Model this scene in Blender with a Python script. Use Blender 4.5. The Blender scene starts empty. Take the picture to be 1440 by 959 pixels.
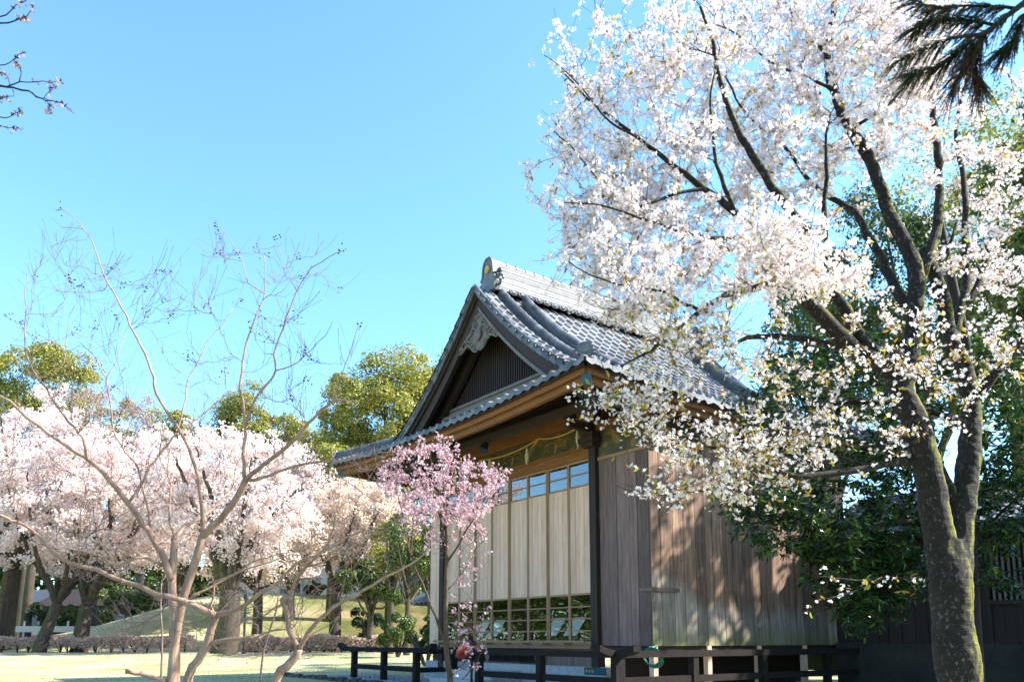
import bpy, bmesh, math, random
import numpy as np
R_ = math.radians
rng = np.random.default_rng(7)
random.seed(7)
SC = bpy.context.scene
COL = SC.collection

# ------------------------------------------------------------------ camera, sky, sun, exposure
EYE = 1.05
PITCH = math.atan(179 / 1136.0)
cam = bpy.data.cameras.new("camera")
cam.sensor_width = 36.0
cam.lens = 36.0 * 1136.0 / 1440.0
cam.shift_y = (720 - 479.5) / 1440.0
cam.clip_start = 0.05
cam.clip_end = 3000
camo = bpy.data.objects.new("camera", cam)
COL.objects.link(camo)
camo.location = (0, 0, EYE)
camo.rotation_euler = (math.pi / 2 + PITCH, 0, 0)
SC.camera = camo

SUN_AZ, SUN_EL = 90.0, 39.0          # clockwise from the view axis (+Y), degrees
world = bpy.data.worlds.new("World")
SC.world = world
world.use_nodes = True
wn = world.node_tree
wn.nodes.clear()
sky = wn.nodes.new("ShaderNodeTexSky")
sky.sky_type = 'NISHITA'
sky.sun_disc = False
sky.sun_elevation = R_(SUN_EL)
sky.sun_rotation = R_(SUN_AZ)
sky.air_density = 1.0
sky.dust_density = 0.7
sky.ozone_density = 0.6
sky.altitude = 0
bg = wn.nodes.new("ShaderNodeBackground")
bg.inputs[1].default_value = 0.135
out = wn.nodes.new("ShaderNodeOutputWorld")
tint = wn.nodes.new("ShaderNodeMix"); tint.data_type = 'RGBA'; tint.blend_type = 'MULTIPLY'
tint.inputs[0].default_value = 1.0
tint.inputs[7].default_value = (0.65, 0.965, 1.14, 1)      # clear cyan spring sky
wn.links.new(sky.outputs[0], tint.inputs[6])
wn.links.new(tint.outputs[2], bg.inputs[0])
wn.links.new(bg.outputs[0], out.inputs[0])

sun = bpy.data.lights.new("sun", 'SUN')
sun.energy = 5.0
sun.angle = R_(0.53)
sun.color = (1.0, 0.945, 0.86)
suno = bpy.data.objects.new("sun", sun)
COL.objects.link(suno)
suno.rotation_euler = (R_(90 - SUN_EL), 0, R_(-SUN_AZ + 180))
suno.location = (30, 5, 30)

SC.view_settings.view_transform = 'Standard'
SC.view_settings.look = 'None'
SC.view_settings.exposure = 1.70
SC.view_settings.gamma = 1.0
SC.cycles.max_bounces = 8
SC.cycles.transparent_max_bounces = 12

# ------------------------------------------------------------------ geometry helpers
CP, SP = math.cos(PITCH), math.sin(PITCH)


def at(px, py, Y):
    """the point at depth Y seen at photograph pixel (px, py)"""
    x = (px - 720) / 1136.0
    u = -(py - 720) / 1136.0
    r = np.array([x, CP - SP * u, SP + CP * u])
    return r * (Y / r[1]) + np.array([0, 0, EYE])


ANG = R_(-53.6)
C0 = np.array([1.777, 16.9, 0.0])
EX = np.array([math.cos(ANG), math.sin(ANG), 0])
EY = np.array([-math.sin(ANG), math.cos(ANG), 0])


def L2W(x, y, z=0.0):
    return C0 + EX * x + EY * y + np.array([0, 0, z])


ORIGIN = {}          # things whose children are built in world coordinates


def raw_mesh(name, V, faces, mats, parent=None, mi=None, smooth=False):
    """faces: list of (n,k) int arrays"""
    me = bpy.data.meshes.new(name)
    V = np.asarray(V, float)
    if parent is not None and parent.name in ORIGIN: V = V - ORIGIN[parent.name]
    V = V.astype(np.float32)
    faces = [np.asarray(f, dtype=np.int32) for f in faces if len(f)]
    me.vertices.add(len(V))
    me.vertices.foreach_set("co", V.ravel())
    nl = sum(f.size for f in faces)
    nf = sum(len(f) for f in faces)
    me.loops.add(nl)
    me.polygons.add(nf)
    me.loops.foreach_set("vertex_index", np.concatenate([f.ravel() for f in faces]))
    tot = np.concatenate([np.full(len(f), f.shape[1], dtype=np.int32) for f in faces])
    st = np.concatenate([[0], np.cumsum(tot)[:-1]]).astype(np.int32)
    me.polygons.foreach_set("loop_start", st)
    me.polygons.foreach_set("loop_total", tot)
    for m in (mats if isinstance(mats, (list, tuple)) else [mats]):
        me.materials.append(m)
    if mi is not None:
        me.polygons.foreach_set("material_index", np.asarray(mi, dtype=np.int32))
    me.polygons.foreach_set("use_smooth", np.full(nf, bool(smooth)))
    me.update(calc_edges=True)
    me.validate()
    o = bpy.data.objects.new(name, me)
    COL.objects.link(o)
    if parent is not None:
        o.parent = parent
    return o


class MB:
    """collects shapes into one mesh"""

    def __init__(self, off=(0, 0, 0)):
        self.V, self.Q, self.T, self.qm, self.tm = [], [], [], [], []
        self.N = []
        self.nm = []
        self.off = np.array(off, float)
        self.n = 0

    def add(self, V, Q=(), T=(), m=0):
        V = np.asarray(V, float)
        b = self.n
        self.V.append(V)
        self.n += len(V)
        if len(Q):
            self.Q.append(np.asarray(Q) + b)
            self.qm.append(np.full(len(Q), m))
        if len(T):
            self.T.append(np.asarray(T) + b)
            self.tm.append(np.full(len(T), m))

    def ngon(self, idx, m=0):
        self.N.append(np.asarray([idx]))
        self.nm.append(m)

    def hexa(self, p8, m=0):
        self.add(p8, [(0, 3, 2, 1), (4, 5, 6, 7), (0, 1, 5, 4), (1, 2, 6, 5), (2, 3, 7, 6), (3, 0, 4, 7)], m=m)

    def box(self, x0, x1, y0, y1, z0, z1, m=0):
        self.hexa([(x0, y0, z0), (x1, y0, z0), (x1, y1, z0), (x0, y1, z0),
                   (x0, y0, z1), (x1, y0, z1), (x1, y1, z1), (x0, y1, z1)], m)

    def bar(self, a, b, w, h, up=(0, 0, 1), m=0):
        a = np.array(a, float); b = np.array(b, float)
        d = b - a; d /= np.linalg.norm(d)
        s = np.cross(d, up); s /= np.linalg.norm(s)
        u = np.cross(s, d)
        s = s * w / 2; u = u * h / 2
        self.hexa([a - s - u, a + s - u, b + s - u, b - s - u, a - s + u, a + s + u, b + s + u, b - s + u], m)

    def tube(self, pts, rad, n=8, m=0, cap=True):
        P = np.asarray(pts, float)
        K = len(P)
        rad = np.full(K, rad) if np.isscalar(rad) else np.asarray(rad, float)
        V, Q = tube_arrays(P[None], rad[None], n)
        T = []
        if cap:
            V = np.vstack([V, P[0], P[-1]])
            c0, c1 = len(V) - 2, len(V) - 1
            for i in range(n):
                j = (i + 1) % n
                T.append((c0, j, i))
                T.append((c1, (K - 1) * n + i, (K - 1) * n + j))
        self.add(V, Q, T, m)

    def prism(self, poly, origin, ax, ay, depth, m=0):
        """2-D outline poly placed with axes ax, ay and extruded along ax x ay"""
        poly = np.asarray(poly, float)
        ax = np.array(ax, float); ay = np.array(ay, float)
        nz = np.cross(ax, ay)
        base = np.array(origin, float) + poly[:, :1] * ax + poly[:, 1:] * ay
        k = len(poly)
        b = self.n
        self.V.append(np.vstack([base, base + nz * depth]))
        self.n += 2 * k
        self.ngon([b + i for i in range(k)][::-1], m)
        self.ngon([b + k + i for i in range(k)], m)
        Q = [(b + i, b + (i + 1) % k, b + k + (i + 1) % k, b + k + i) for i in range(k)]
        self.Q.append(np.asarray(Q)); self.qm.append(np.full(k, m))

    def build(self, name, mats, parent=None, smooth=False):
        fs, mi = [], []
        if self.Q:
            fs.append(np.vstack(self.Q)); mi.append(np.concatenate(self.qm))
        if self.T:
            fs.append(np.vstack(self.T)); mi.append(np.concatenate(self.tm))
        for f, m in zip(self.N, self.nm):
            fs.append(f); mi.append(np.array([m]))
        return raw_mesh(name, np.vstack(self.V) - self.off, fs, mats, parent, np.concatenate(mi), smooth)


def tube_arrays(P, Rr, n):
    """P (M,K,3), Rr (M,K) -> verts, quads"""
    M, K, _ = P.shape
    T = np.gradient(P, axis=1)
    T /= np.linalg.norm(T, axis=2, keepdims=True) + 1e-9
    D = P[:, -1] - P[:, 0]
    D /= np.linalg.norm(D, axis=1, keepdims=True) + 1e-9
    ref = np.where(np.abs(D[:, 2:3]) < 0.8, np.array([[0, 0, 1.0]]), np.array([[1.0, 0.13, 0]]))
    A = np.cross(T, ref[:, None, :]); A /= np.linalg.norm(A, axis=2, keepdims=True) + 1e-9
    B = np.cross(T, A)
    th = np.arange(n) * 2 * np.pi / n
    V = P[:, :, None, :] + Rr[:, :, None, None] * (np.cos(th)[None, None, :, None] * A[:, :, None, :] + np.sin(th)[None, None, :, None] * B[:, :, None, :])
    idx = np.arange(M * K * n).reshape(M, K, n)
    a = idx[:, :-1, :]; b = np.roll(idx, -1, axis=2)[:, :-1, :]
    c = np.roll(idx, -1, axis=2)[:, 1:, :]; d = idx[:, 1:, :]
    Q = np.stack([a, b, c, d], axis=-1).reshape(-1, 4)
    return V.reshape(-1, 3), Q


def tag(o, label=None, cat=None, group=None, kind=None):
    if label: o['label'] = label
    if cat: o['category'] = cat
    if group: o['group'] = group
    if kind: o['kind'] = kind
    return o


def empty(name, loc, rz=0.0, label=None, cat=None, group=None):
    o = bpy.data.objects.new(name, None)
    o.empty_display_size = 0.2
    o.location = loc
    o.rotation_euler = (0, 0, rz)
    COL.objects.link(o)
    return tag(o, label, cat, group)


def wempty(name, loc, rz=0.0, label=None, cat=None, group=None):
    o = empty(name, loc, 0, label, cat, group)
    ORIGIN[o.name] = np.array(loc, float)
    return o


def lthing(name, x, y, label, cat, group=None):
    """a thing in the hall's axes; its children are built in hall coordinates with MB(off)"""
    return empty(name, L2W(x, y), ANG, label, cat, group), (x, y, 0)


def copy_tree(o, parent=None):
    c = o.copy(); COL.objects.link(c)
    if parent is not None: c.parent = parent
    for ch in list(o.children): copy_tree(ch, c)
    return c


# ------------------------------------------------------------------ materials
def mat(name):
    m = bpy.data.materials.new(name)
    m.use_nodes = True
    nt = m.node_tree
    p = nt.nodes["Principled BSDF"]
    return m, nt, p


def N(nt, t, **kw):
    n = nt.nodes.new(t)
    for k, v in kw.items():
        if k == 'inp':
            for a, b in v.items(): n.inputs[a].default_value = b
        else:
            setattr(n, k, v)
    return n


def ramp(nt, stops):
    n = nt.nodes.new("ShaderNodeValToRGB")
    e = n.color_ramp.elements
    while len(e) < len(stops): e.new(0.5)
    for i, (p, c) in enumerate(stops):
        e[i].position = p
        e[i].color = (*c, 1) if len(c) == 3 else c
    return n


def coords(nt, scale, kind="Object"):
    tc = N(nt, "ShaderNodeTexCoord")
    mp = N(nt, "ShaderNodeMapping")
    mp.inputs["Scale"].default_value = scale
    nt.links.new(tc.outputs[kind], mp.inputs[0])
    return mp.outputs[0]


def island_var(nt, col, amt):
    g = N(nt, "ShaderNodeNewGeometry")
    mr = N(nt, "ShaderNodeMapRange", inp={1: 0, 2: 1, 3: 1 - amt, 4: 1 + amt})
    nt.links.new(g.outputs["Random Per Island"], mr.inputs[0])
    mx = N(nt, "ShaderNodeMix", data_type='RGBA', blend_type='MULTIPLY')
    mx.inputs[0].default_value = 1
    nt.links.new(col, mx.inputs[6]); nt.links.new(mr.outputs[0], mx.inputs[7])
    return mx.outputs[2]


def wood(name, stops, scale=(9, 9, 0.7), island=0.25, rough=0.75, bump=0.25):
    m, nt, p = mat(name)
    c = coords(nt, scale)
    n1 = N(nt, "ShaderNodeTexNoise", inp={"Scale": 1.6, "Detail": 8, "Roughness": 0.65, "Distortion": 0.6})
    nt.links.new(c, n1.inputs[0])
    c2 = coords(nt, (scale[0] * 5, scale[1] * 5, scale[2] * 2))
    n2 = N(nt, "ShaderNodeTexNoise", inp={"Scale": 2.5, "Detail": 5, "Roughness": 0.7})
    nt.links.new(c2, n2.inputs[0])
    ad = N(nt, "ShaderNodeMath", operation='MULTIPLY_ADD', inp={1: 0.5, 2: 0})
    nt.links.new(n2.outputs[0], ad.inputs[0])
    ad2 = N(nt, "ShaderNodeMath", operation='MULTIPLY_ADD', inp={1: 0.5})
    nt.links.new(n1.outputs[0], ad2.inputs[0]); nt.links.new(ad.outputs[0], ad2.inputs[2])
    r = ramp(nt, stops)
    nt.links.new(ad2.outputs[0], r.inputs[0])
    col = island_var(nt, r.outputs[0], island)
    nt.links.new(col, p.inputs["Base Color"])
    p.inputs["Roughness"].default_value = rough
    b = N(nt, "ShaderNodeBump", inp={"Strength": bump, "Distance": 0.01})
    nt.links.new(n2.outputs[0], b.inputs["Height"]); nt.links.new(b.outputs[0], p.inputs["Normal"])
    return m


def plain(name, col, rough=0.7, var=0.15, scale=6, metal=0.0, island=0.0, bump=0.0):
    m, nt, p = mat(name)
    c = coords(nt, (1, 1, 1))
    n = N(nt, "ShaderNodeTexNoise", inp={"Scale": scale, "Detail": 6, "Roughness": 0.65})
    nt.links.new(c, n.inputs[0])
    a = tuple(max(0, x * (1 - var * 1.6)) for x in col); b = tuple(min(1, x * (1 + var * 1.6)) for x in col)
    r = ramp(nt, [(0.3, a), (0.7, b)])
    nt.links.new(n.outputs[0], r.inputs[0])
    o = r.outputs[0]
    if island: o = island_var(nt, o, island)
    nt.links.new(o, p.inputs["Base Color"])
    p.inputs["Roughness"].default_value = rough
    p.inputs["Metallic"].default_value = metal
    if bump:
        bn = N(nt, "ShaderNodeBump", inp={"Strength": bump, "Distance": 0.02})
        nt.links.new(n.outputs[0], bn.inputs["Height"]); nt.links.new(bn.outputs[0], p.inputs["Normal"])
    return m


def leafy(name, stops, trans=0.35, rough=0.5, spec=0.5):
    """per-leaf colour from the island number, part of the light passing through"""
    m, nt, p = mat(name)
    g = N(nt, "ShaderNodeNewGeometry")
    r = ramp(nt, stops)
    nt.links.new(g.outputs["Random Per Island"], r.inputs[0])
    nt.links.new(r.outputs[0], p.inputs["Base Color"])
    p.inputs["Roughness"].default_value = rough
    p.inputs["Specular IOR Level"].default_value = spec
    tr = N(nt, "ShaderNodeBsdfTranslucent")
    nt.links.new(r.outputs[0], tr.inputs[0])
    mx = N(nt, "ShaderNodeMixShader", inp={0: trans})
    nt.links.new(p.outputs[0], mx.inputs[1]); nt.links.new(tr.outputs[0], mx.inputs[2])
    nt.links.new(mx.outputs[0], nt.nodes["Material Output"].inputs[0])
    return m


def bark(name, dark, light, moss=None, moss_dir=(1, 0, 0), scale=(10, 10, 3), bump=0.8, ring=False, moss_lo=0.45):
    m, nt, p = mat(name)
    c = coords(nt, scale)
    n1 = N(nt, "ShaderNodeTexNoise", inp={"Scale": 1.5, "Detail": 9, "Roughness": 0.72, "Distortion": 0.5})
    nt.links.new(c, n1.inputs[0])
    r = ramp(nt, [(0.32, dark), (0.55, tuple((a + b) / 2 for a, b in zip(dark, light))), (0.72, light)])
    nt.links.new(n1.outputs[0], r.inputs[0])
    col = r.outputs[0]
    h = n1.outputs[0]
    if ring:
        c2 = coords(nt, (3, 3, 26))
        n2 = N(nt, "ShaderNodeTexNoise", inp={"Scale": 1.2, "Detail": 5, "Roughness": 0.7})
        nt.links.new(c2, n2.inputs[0])
        r2 = ramp(nt, [(0.42, (0.35, 0.35, 0.35)), (0.62, (1.25, 1.25, 1.25))])
        nt.links.new(n2.outputs[0], r2.inputs[0])
        mx = N(nt, "ShaderNodeMix", data_type='RGBA', blend_type='MULTIPLY'); mx.inputs[0].default_value = 0.8
        nt.links.new(col, mx.inputs[6]); nt.links.new(r2.outputs[0], mx.inputs[7])
        col = mx.outputs[2]
        c3 = coords(nt, (22, 22, 16))
        n3 = N(nt, "ShaderNodeTexNoise", inp={"Scale": 1.6, "Detail": 3, "Roughness": 0.6})
        nt.links.new(c3, n3.inputs[0])
        r3 = ramp(nt, [(0.57, (0, 0, 0)), (0.75, (.8, .8, .8))])
        nt.links.new(n3.outputs[0], r3.inputs[0])
        mx3 = N(nt, "ShaderNodeMix", data_type='RGBA')
        nt.links.new(r3.outputs[0], mx3.inputs[0]); nt.links.new(col, mx3.inputs[6])
        mx3.inputs[7].default_value = (0.17, 0.17, 0.155, 1)
        col = mx3.outputs[2]
        ad = N(nt, "ShaderNodeMath", operation='ADD')
        nt.links.new(n1.outputs[0], ad.inputs[0]); nt.links.new(n2.outputs[0], ad.inputs[1])
        h = ad.outputs[0]
    if moss:
        g = N(nt, "ShaderNodeNewGeometry")
        d = N(nt, "ShaderNodeVectorMath", operation='DOT_PRODUCT'); d.inputs[1].default_value = moss_dir
        nt.links.new(g.outputs["True Normal"], d.inputs[0])
        c4 = coords(nt, (7, 7, 4))
        n4 = N(nt, "ShaderNodeTexNoise", inp={"Scale": 1.3, "Detail": 6, "Roughness": 0.7})
        nt.links.new(c4, n4.inputs[0])
        ma = N(nt, "ShaderNodeMath", operation='MULTIPLY_ADD', inp={1: 0.45})
        nt.links.new(d.outputs["Value"], ma.inputs[0]); nt.links.new(n4.outputs[0], ma.inputs[2])
        r4 = ramp(nt, [(moss_lo + 0.1, (0, 0, 0)), (moss_lo + 0.3, (1, 1, 1))])
        nt.links.new(ma.outputs[0], r4.inputs[0])
        mx4 = N(nt, "ShaderNodeMix", data_type='RGBA')
        nt.links.new(r4.outputs[0], mx4.inputs[0]); nt.links.new(col, mx4.inputs[6])
        mx4.inputs[7].default_value = (*moss, 1)
        col = mx4.outputs[2]
    nt.links.new(col, p.inputs["Base Color"])
    p.inputs["Roughness"].default_value = 0.9
    b = N(nt, "ShaderNodeBump", inp={"Strength": bump, "Distance": 0.03})
    nt.links.new(h, b.inputs["Height"]); nt.links.new(b.outputs[0], p.inputs["Normal"])
    return m


M = {}
M['door_wood'] = wood("pale door boards", [(0.3, (0.46, 0.24, 0.135)), (0.5, (0.76, 0.49, 0.345)), (0.7, (0.84, 0.60, 0.455))], island=0.28)
M['frame_wood'] = wood("tan window frames", [(0.3, (0.20, 0.10, 0.045)), (0.7, (0.42, 0.25, 0.13))], island=0.12)
M['wing_wood'] = wood("grey weathered boards", [(0.3, (0.055, 0.029, 0.022)), (0.5, (0.155, 0.095, 0.078)), (0.7, (0.27, 0.185, 0.155))], island=0.42)
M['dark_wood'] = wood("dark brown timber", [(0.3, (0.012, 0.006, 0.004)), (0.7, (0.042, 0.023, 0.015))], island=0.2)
M['rail_wood'] = wood("blackened railing timber", [(0.3, (0.007, 0.006, 0.006)), (0.7, (0.032, 0.026, 0.025))], island=0.15, scale=(5, 5, 5), rough=.95)
M['rail_wood'].node_tree.nodes['Principled BSDF'].inputs['Specular IOR Level'].default_value = 0.15
M['orange_wood'] = wood("honey coloured timber", [(0.3, (0.11, 0.036, 0.006)), (0.7, (0.29, 0.115, 0.021))], island=0.12, scale=(1.2, 1.2, 8), bump=0.1)
M['barge_wood'] = wood("brown bargeboard timber", [(0.3, (0.018, 0.008, 0.005)), (0.7, (0.062, 0.033, 0.022))], island=0.15, scale=(2, 2, 6))
M['grey_wood'] = wood("bleached carved wood", [(0.3, (0.07, 0.058, 0.048)), (0.7, (0.23, 0.20, 0.17))], island=0.1, scale=(8, 8, 8))
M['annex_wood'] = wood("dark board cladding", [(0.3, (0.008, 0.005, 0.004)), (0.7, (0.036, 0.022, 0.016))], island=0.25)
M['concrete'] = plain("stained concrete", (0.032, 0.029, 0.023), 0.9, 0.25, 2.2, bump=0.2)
M['stone'] = plain("cut stone", (0.42, 0.42, 0.41), 0.85, 0.15, 9, bump=0.2)
M['dark_stone'] = plain("dark edging stone", (0.06, 0.055, 0.05), 0.9, 0.3, 7, island=0.3, bump=0.3)
M['black'] = plain("black metal", (0.015, 0.016, 0.02), 0.4, 0.1)
M['white_board'] = plain("white display sheet", (0.88, 0.88, 0.90), 0.5, 0.04, 3)
M['teal'] = plain("teal enamel", (0.012, 0.075, 0.10), 0.4, 0.1)
M['gold'] = plain("gilt metal", (0.75, 0.45, 0.10), 0.35, 0.1, metal=0.6)
M['red'] = plain("red lacquer", (0.55, 0.045, 0.02), 0.35, 0.15)
M['green_net'] = plain("green netting", (0.01, 0.16, 0.10), 0.5, 0.2)
M['straw'] = plain("straw rope", (0.55, 0.35, 0.09), 0.8, 0.2, 30)
M['paper'] = plain("dry straw tassel", (0.62, 0.55, 0.36), 0.8, 0.1, 20)
M['plaster'] = plain("cream plaster", (0.62, 0.54, 0.42), 0.85, 0.08, 3)
M['white_paint'] = plain("white paint", (0.42, 0.43, 0.44), 0.6, 0.05, 3)
M['pipe'] = plain("grey pipe", (0.12, 0.13, 0.16), 0.5, 0.1)
M['pebble'] = plain("blue grey gravel", (0.30, 0.31, 0.33), 0.9, 0.35, 40, island=0.4)
M['capsule'] = plain("dark seed capsules", (0.03, 0.018, 0.022), 0.7, 0.2)
M['pink_roof'] = plain("pinkish brown roofing", (0.42, 0.30, 0.26), 0.85, 0.12, 4)

# side wall boards: brown above, bleached lower down, moss at the foot
m, nt, p = mat("stained side wall boards")
c = coords(nt, (9, 9, 0.6))
n1 = N(nt, "ShaderNodeTexNoise", inp={"Scale": 1.6, "Detail": 8, "Roughness": 0.68, "Distortion": 0.5}); nt.links.new(c, n1.inputs[0])
r1 = ramp(nt, [(0.3, (0.048, 0.026, 0.014)), (0.55, (0.205, 0.117, 0.07)), (0.75, (0.39, 0.245, 0.16))]); nt.links.new(n1.outputs[0], r1.inputs[0])
r2 = ramp(nt, [(0.3, (0.085, 0.066, 0.05)), (0.7, (0.40, 0.325, 0.255))]); nt.links.new(n1.outputs[0], r2.inputs[0])
tc = N(nt, "ShaderNodeTexCoord"); sx = N(nt, "ShaderNodeSeparateXYZ"); nt.links.new(tc.outputs["Object"], sx.inputs[0])
c5 = coords(nt, (2.2, 2.2, 0.9)); n5 = N(nt, "ShaderNodeTexNoise", inp={"Scale": 1.5, "Detail": 6, "Roughness": 0.6}); nt.links.new(c5, n5.inputs[0])
za = N(nt, "ShaderNodeMath", operation='MULTIPLY_ADD', inp={1: -1.1}); nt.links.new(n5.outputs[0], za.inputs[0]); nt.links.new(sx.outputs[2], za.inputs[2])
# bleached also towards the near end of the wall (small y)
yb = N(nt, "ShaderNodeMapRange", inp={1: -3.2, 2: -1.8, 3: -0.7, 4: 0.0}); nt.links.new(sx.outputs[1], yb.inputs[0])
zb = N(nt, "ShaderNodeMath", operation='ADD'); nt.links.new(za.outputs[0], zb.inputs[0]); nt.links.new(yb.outputs[0], zb.inputs[1])
f1 = N(nt, "ShaderNodeMapRange", inp={1: 1.0, 2: 1.28}); nt.links.new(zb.outputs[0], f1.inputs[0])
mx = N(nt, "ShaderNodeMix", data_type='RGBA'); nt.links.new(f1.outputs[0], mx.inputs[0]); nt.links.new(r2.outputs[0], mx.inputs[6]); nt.links.new(r1.outputs[0], mx.inputs[7])
f2 = N(nt, "ShaderNodeMapRange", inp={1: 0.75, 2: 0.3}); nt.links.new(za.outputs[0], f2.inputs[0])
f3 = N(nt, "ShaderNodeMath", operation='MULTIPLY', inp={1: 0.75}); nt.links.new(f2.outputs[0], f3.inputs[0])
mx2 = N(nt, "ShaderNodeMix", data_type='RGBA'); nt.links.new(f3.outputs[0], mx2.inputs[0]); nt.links.new(mx.outputs[2], mx2.inputs[6]); mx2.inputs[7].default_value = (0.16, 0.17, 0.045, 1)
nt.links.new(island_var(nt, mx2.outputs[2], 0.42), p.inputs["Base Color"])
p.inputs["Roughness"].default_value = 0.8
b = N(nt, "ShaderNodeBump", inp={"Strength": 0.3, "Distance": 0.01}); nt.links.new(n1.outputs[0], b.inputs["Height"]); nt.links.new(b.outputs[0], p.inputs["Normal"])
M['side_wood'] = m

# painted frieze: dark green with faded gilding
m, nt, p = mat("faded painted frieze")
c = coords(nt, (1.1, 1.1, 1.6))
n1 = N(nt, "ShaderNodeTexNoise", inp={"Scale": 1.7, "Detail": 6, "Roughness": 0.6, "Distortion": 1.4}); nt.links.new(c, n1.inputs[0])
r1 = ramp(nt, [(0.35, (0.035, 0.042, 0.022)), (0.55, (0.09, 0.075, 0.025)), (0.68, (0.30, 0.17, 0.035))]); nt.links.new(n1.outputs[0], r1.inputs[0])
nt.links.new(r1.outputs[0], p.inputs["Base Color"]); p.inputs["Roughness"].default_value = 0.55
M['frieze'] = m

# roof tiles
m, nt, p = mat("grey fired roof tile")
c = coords(nt, (1, 1, 1))
n1 = N(nt, "ShaderNodeTexNoise", inp={"Scale": 5, "Detail": 7, "Roughness": 0.7}); nt.links.new(c, n1.inputs[0])
r1 = ramp(nt, [(0.3, (0.07, 0.073, 0.08)), (0.55, (0.14, 0.142, 0.148)), (0.75, (0.23, 0.228, 0.222))]); nt.links.new(n1.outputs[0], r1.inputs[0])
nt.links.new(island_var(nt, r1.outputs[0], 0.40), p.inputs["Base Color"])
p.inputs["Roughness"].default_value = 0.5
p.inputs["Specular IOR Level"].default_value = 0.35
b = N(nt, "ShaderNodeBump", inp={"Strength": 0.08, "Distance": 0.01}); nt.links.new(n1.outputs[0], b.inputs["Height"]); nt.links.new(b.outputs[0], p.inputs["Normal"])
M['tile'] = m

# window glass
m, nt, p = mat("window glass")
p.inputs["Base Color"].default_value = (1, 1, 1, 1)
gl = N(nt, "ShaderNodeBsdfGlossy", inp={"Roughness": 0.015}); tr = N(nt, "ShaderNodeBsdfTransparent", inp={0: (0.97, 0.98, 0.97, 1)})
lw = N(nt, "ShaderNodeLayerWeight", inp={0: 0.5}); pw = N(nt, "ShaderNodeMath", operation='POWER', inp={1: 2.0}); nt.links.new(lw.outputs["Facing"], pw.inputs[0])
fr = N(nt, "ShaderNodeMath", operation='MULTIPLY_ADD', inp={1: 0.55, 2: 0.05}); nt.links.new(pw.outputs[0], fr.inputs[0])
cg = coords(nt, (1.4, 1.4, 1.4)); ng = N(nt, "ShaderNodeTexNoise", inp={"Scale": 1.2, "Detail": 1}); nt.links.new(cg, ng.inputs[0])
bg_ = N(nt, "ShaderNodeBump", inp={"Strength": 0.06, "Distance": 0.05}); nt.links.new(ng.outputs[0], bg_.inputs["Height"]); nt.links.new(bg_.outputs[0], gl.inputs["Normal"])
ms = N(nt, "ShaderNodeMixShader"); nt.links.new(fr.outputs[0], ms.inputs[0]); nt.links.new(tr.outputs[0], ms.inputs[1]); nt.links.new(gl.outputs[0], ms.inputs[2])
nt.links.new(ms.outputs[0], nt.nodes["Material Output"].inputs[0])
M['glass'] = m

# ground: pale dormant lawn; mound olive brown, darkened to stand for tree shade
m, nt, p = mat("dormant lawn")
c = coords(nt, (1, 1, 1))
n1 = N(nt, "ShaderNodeTexNoise", inp={"Scale": 0.35, "Detail": 8, "Roughness": 0.6}); nt.links.new(c, n1.inputs[0])
n2 = N(nt, "ShaderNodeTexNoise", inp={"Scale": 9, "Detail": 6, "Roughness": 0.8}); nt.links.new(c, n2.inputs[0])
r1 = ramp(nt, [(0.34, (0.23, 0.25, 0.09)), (0.5, (0.40, 0.38, 0.20)), (0.66, (0.54, 0.46, 0.29))]); nt.links.new(n1.outputs[0], r1.inputs[0])
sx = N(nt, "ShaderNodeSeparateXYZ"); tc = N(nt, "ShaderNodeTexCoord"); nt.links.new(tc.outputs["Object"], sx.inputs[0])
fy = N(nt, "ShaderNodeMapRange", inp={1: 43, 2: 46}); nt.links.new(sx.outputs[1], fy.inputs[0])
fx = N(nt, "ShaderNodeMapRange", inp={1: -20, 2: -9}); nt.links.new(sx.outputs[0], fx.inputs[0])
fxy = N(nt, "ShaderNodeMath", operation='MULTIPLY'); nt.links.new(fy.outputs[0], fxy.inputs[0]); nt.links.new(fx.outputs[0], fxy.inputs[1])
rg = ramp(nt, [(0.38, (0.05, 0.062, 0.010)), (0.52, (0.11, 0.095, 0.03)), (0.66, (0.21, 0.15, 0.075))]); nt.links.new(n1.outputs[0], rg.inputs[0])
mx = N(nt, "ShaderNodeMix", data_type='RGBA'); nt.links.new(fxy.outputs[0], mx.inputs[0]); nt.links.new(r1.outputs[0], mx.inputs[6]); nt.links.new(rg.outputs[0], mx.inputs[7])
rv = ramp(nt, [(0.3, (0.7, 0.7, 0.7)), (0.7, (1.15, 1.15, 1.15))]); nt.links.new(n2.outputs[0], rv.inputs[0])
mm = N(nt, "ShaderNodeMix", data_type='RGBA', blend_type='MULTIPLY'); mm.inputs[0].default_value = 0.8
nt.links.new(mx.outputs[2], mm.inputs[6]); nt.links.new(rv.outputs[0], mm.inputs[7])
nt.links.new(mm.outputs[2], p.inputs["Base Color"]); p.inputs["Roughness"].default_value = 0.95
p.inputs["Specular IOR Level"].default_value = 0.1
b = N(nt, "ShaderNodeBump", inp={"Strength": 0.5, "Distance": 0.04}); nt.links.new(n2.outputs[0], b.inputs["Height"]); nt.links.new(b.outputs[0], p.inputs["Normal"])
M['lawn'] = m
M['path'] = plain("pale gravel path", (0.50, 0.46, 0.42), 0.9, 0.12, 14, bump=0.2)
M['soil'] = plain("bare soil", (0.14, 0.105, 0.075), 0.95, 0.3, 5, bump=0.3)

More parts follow.
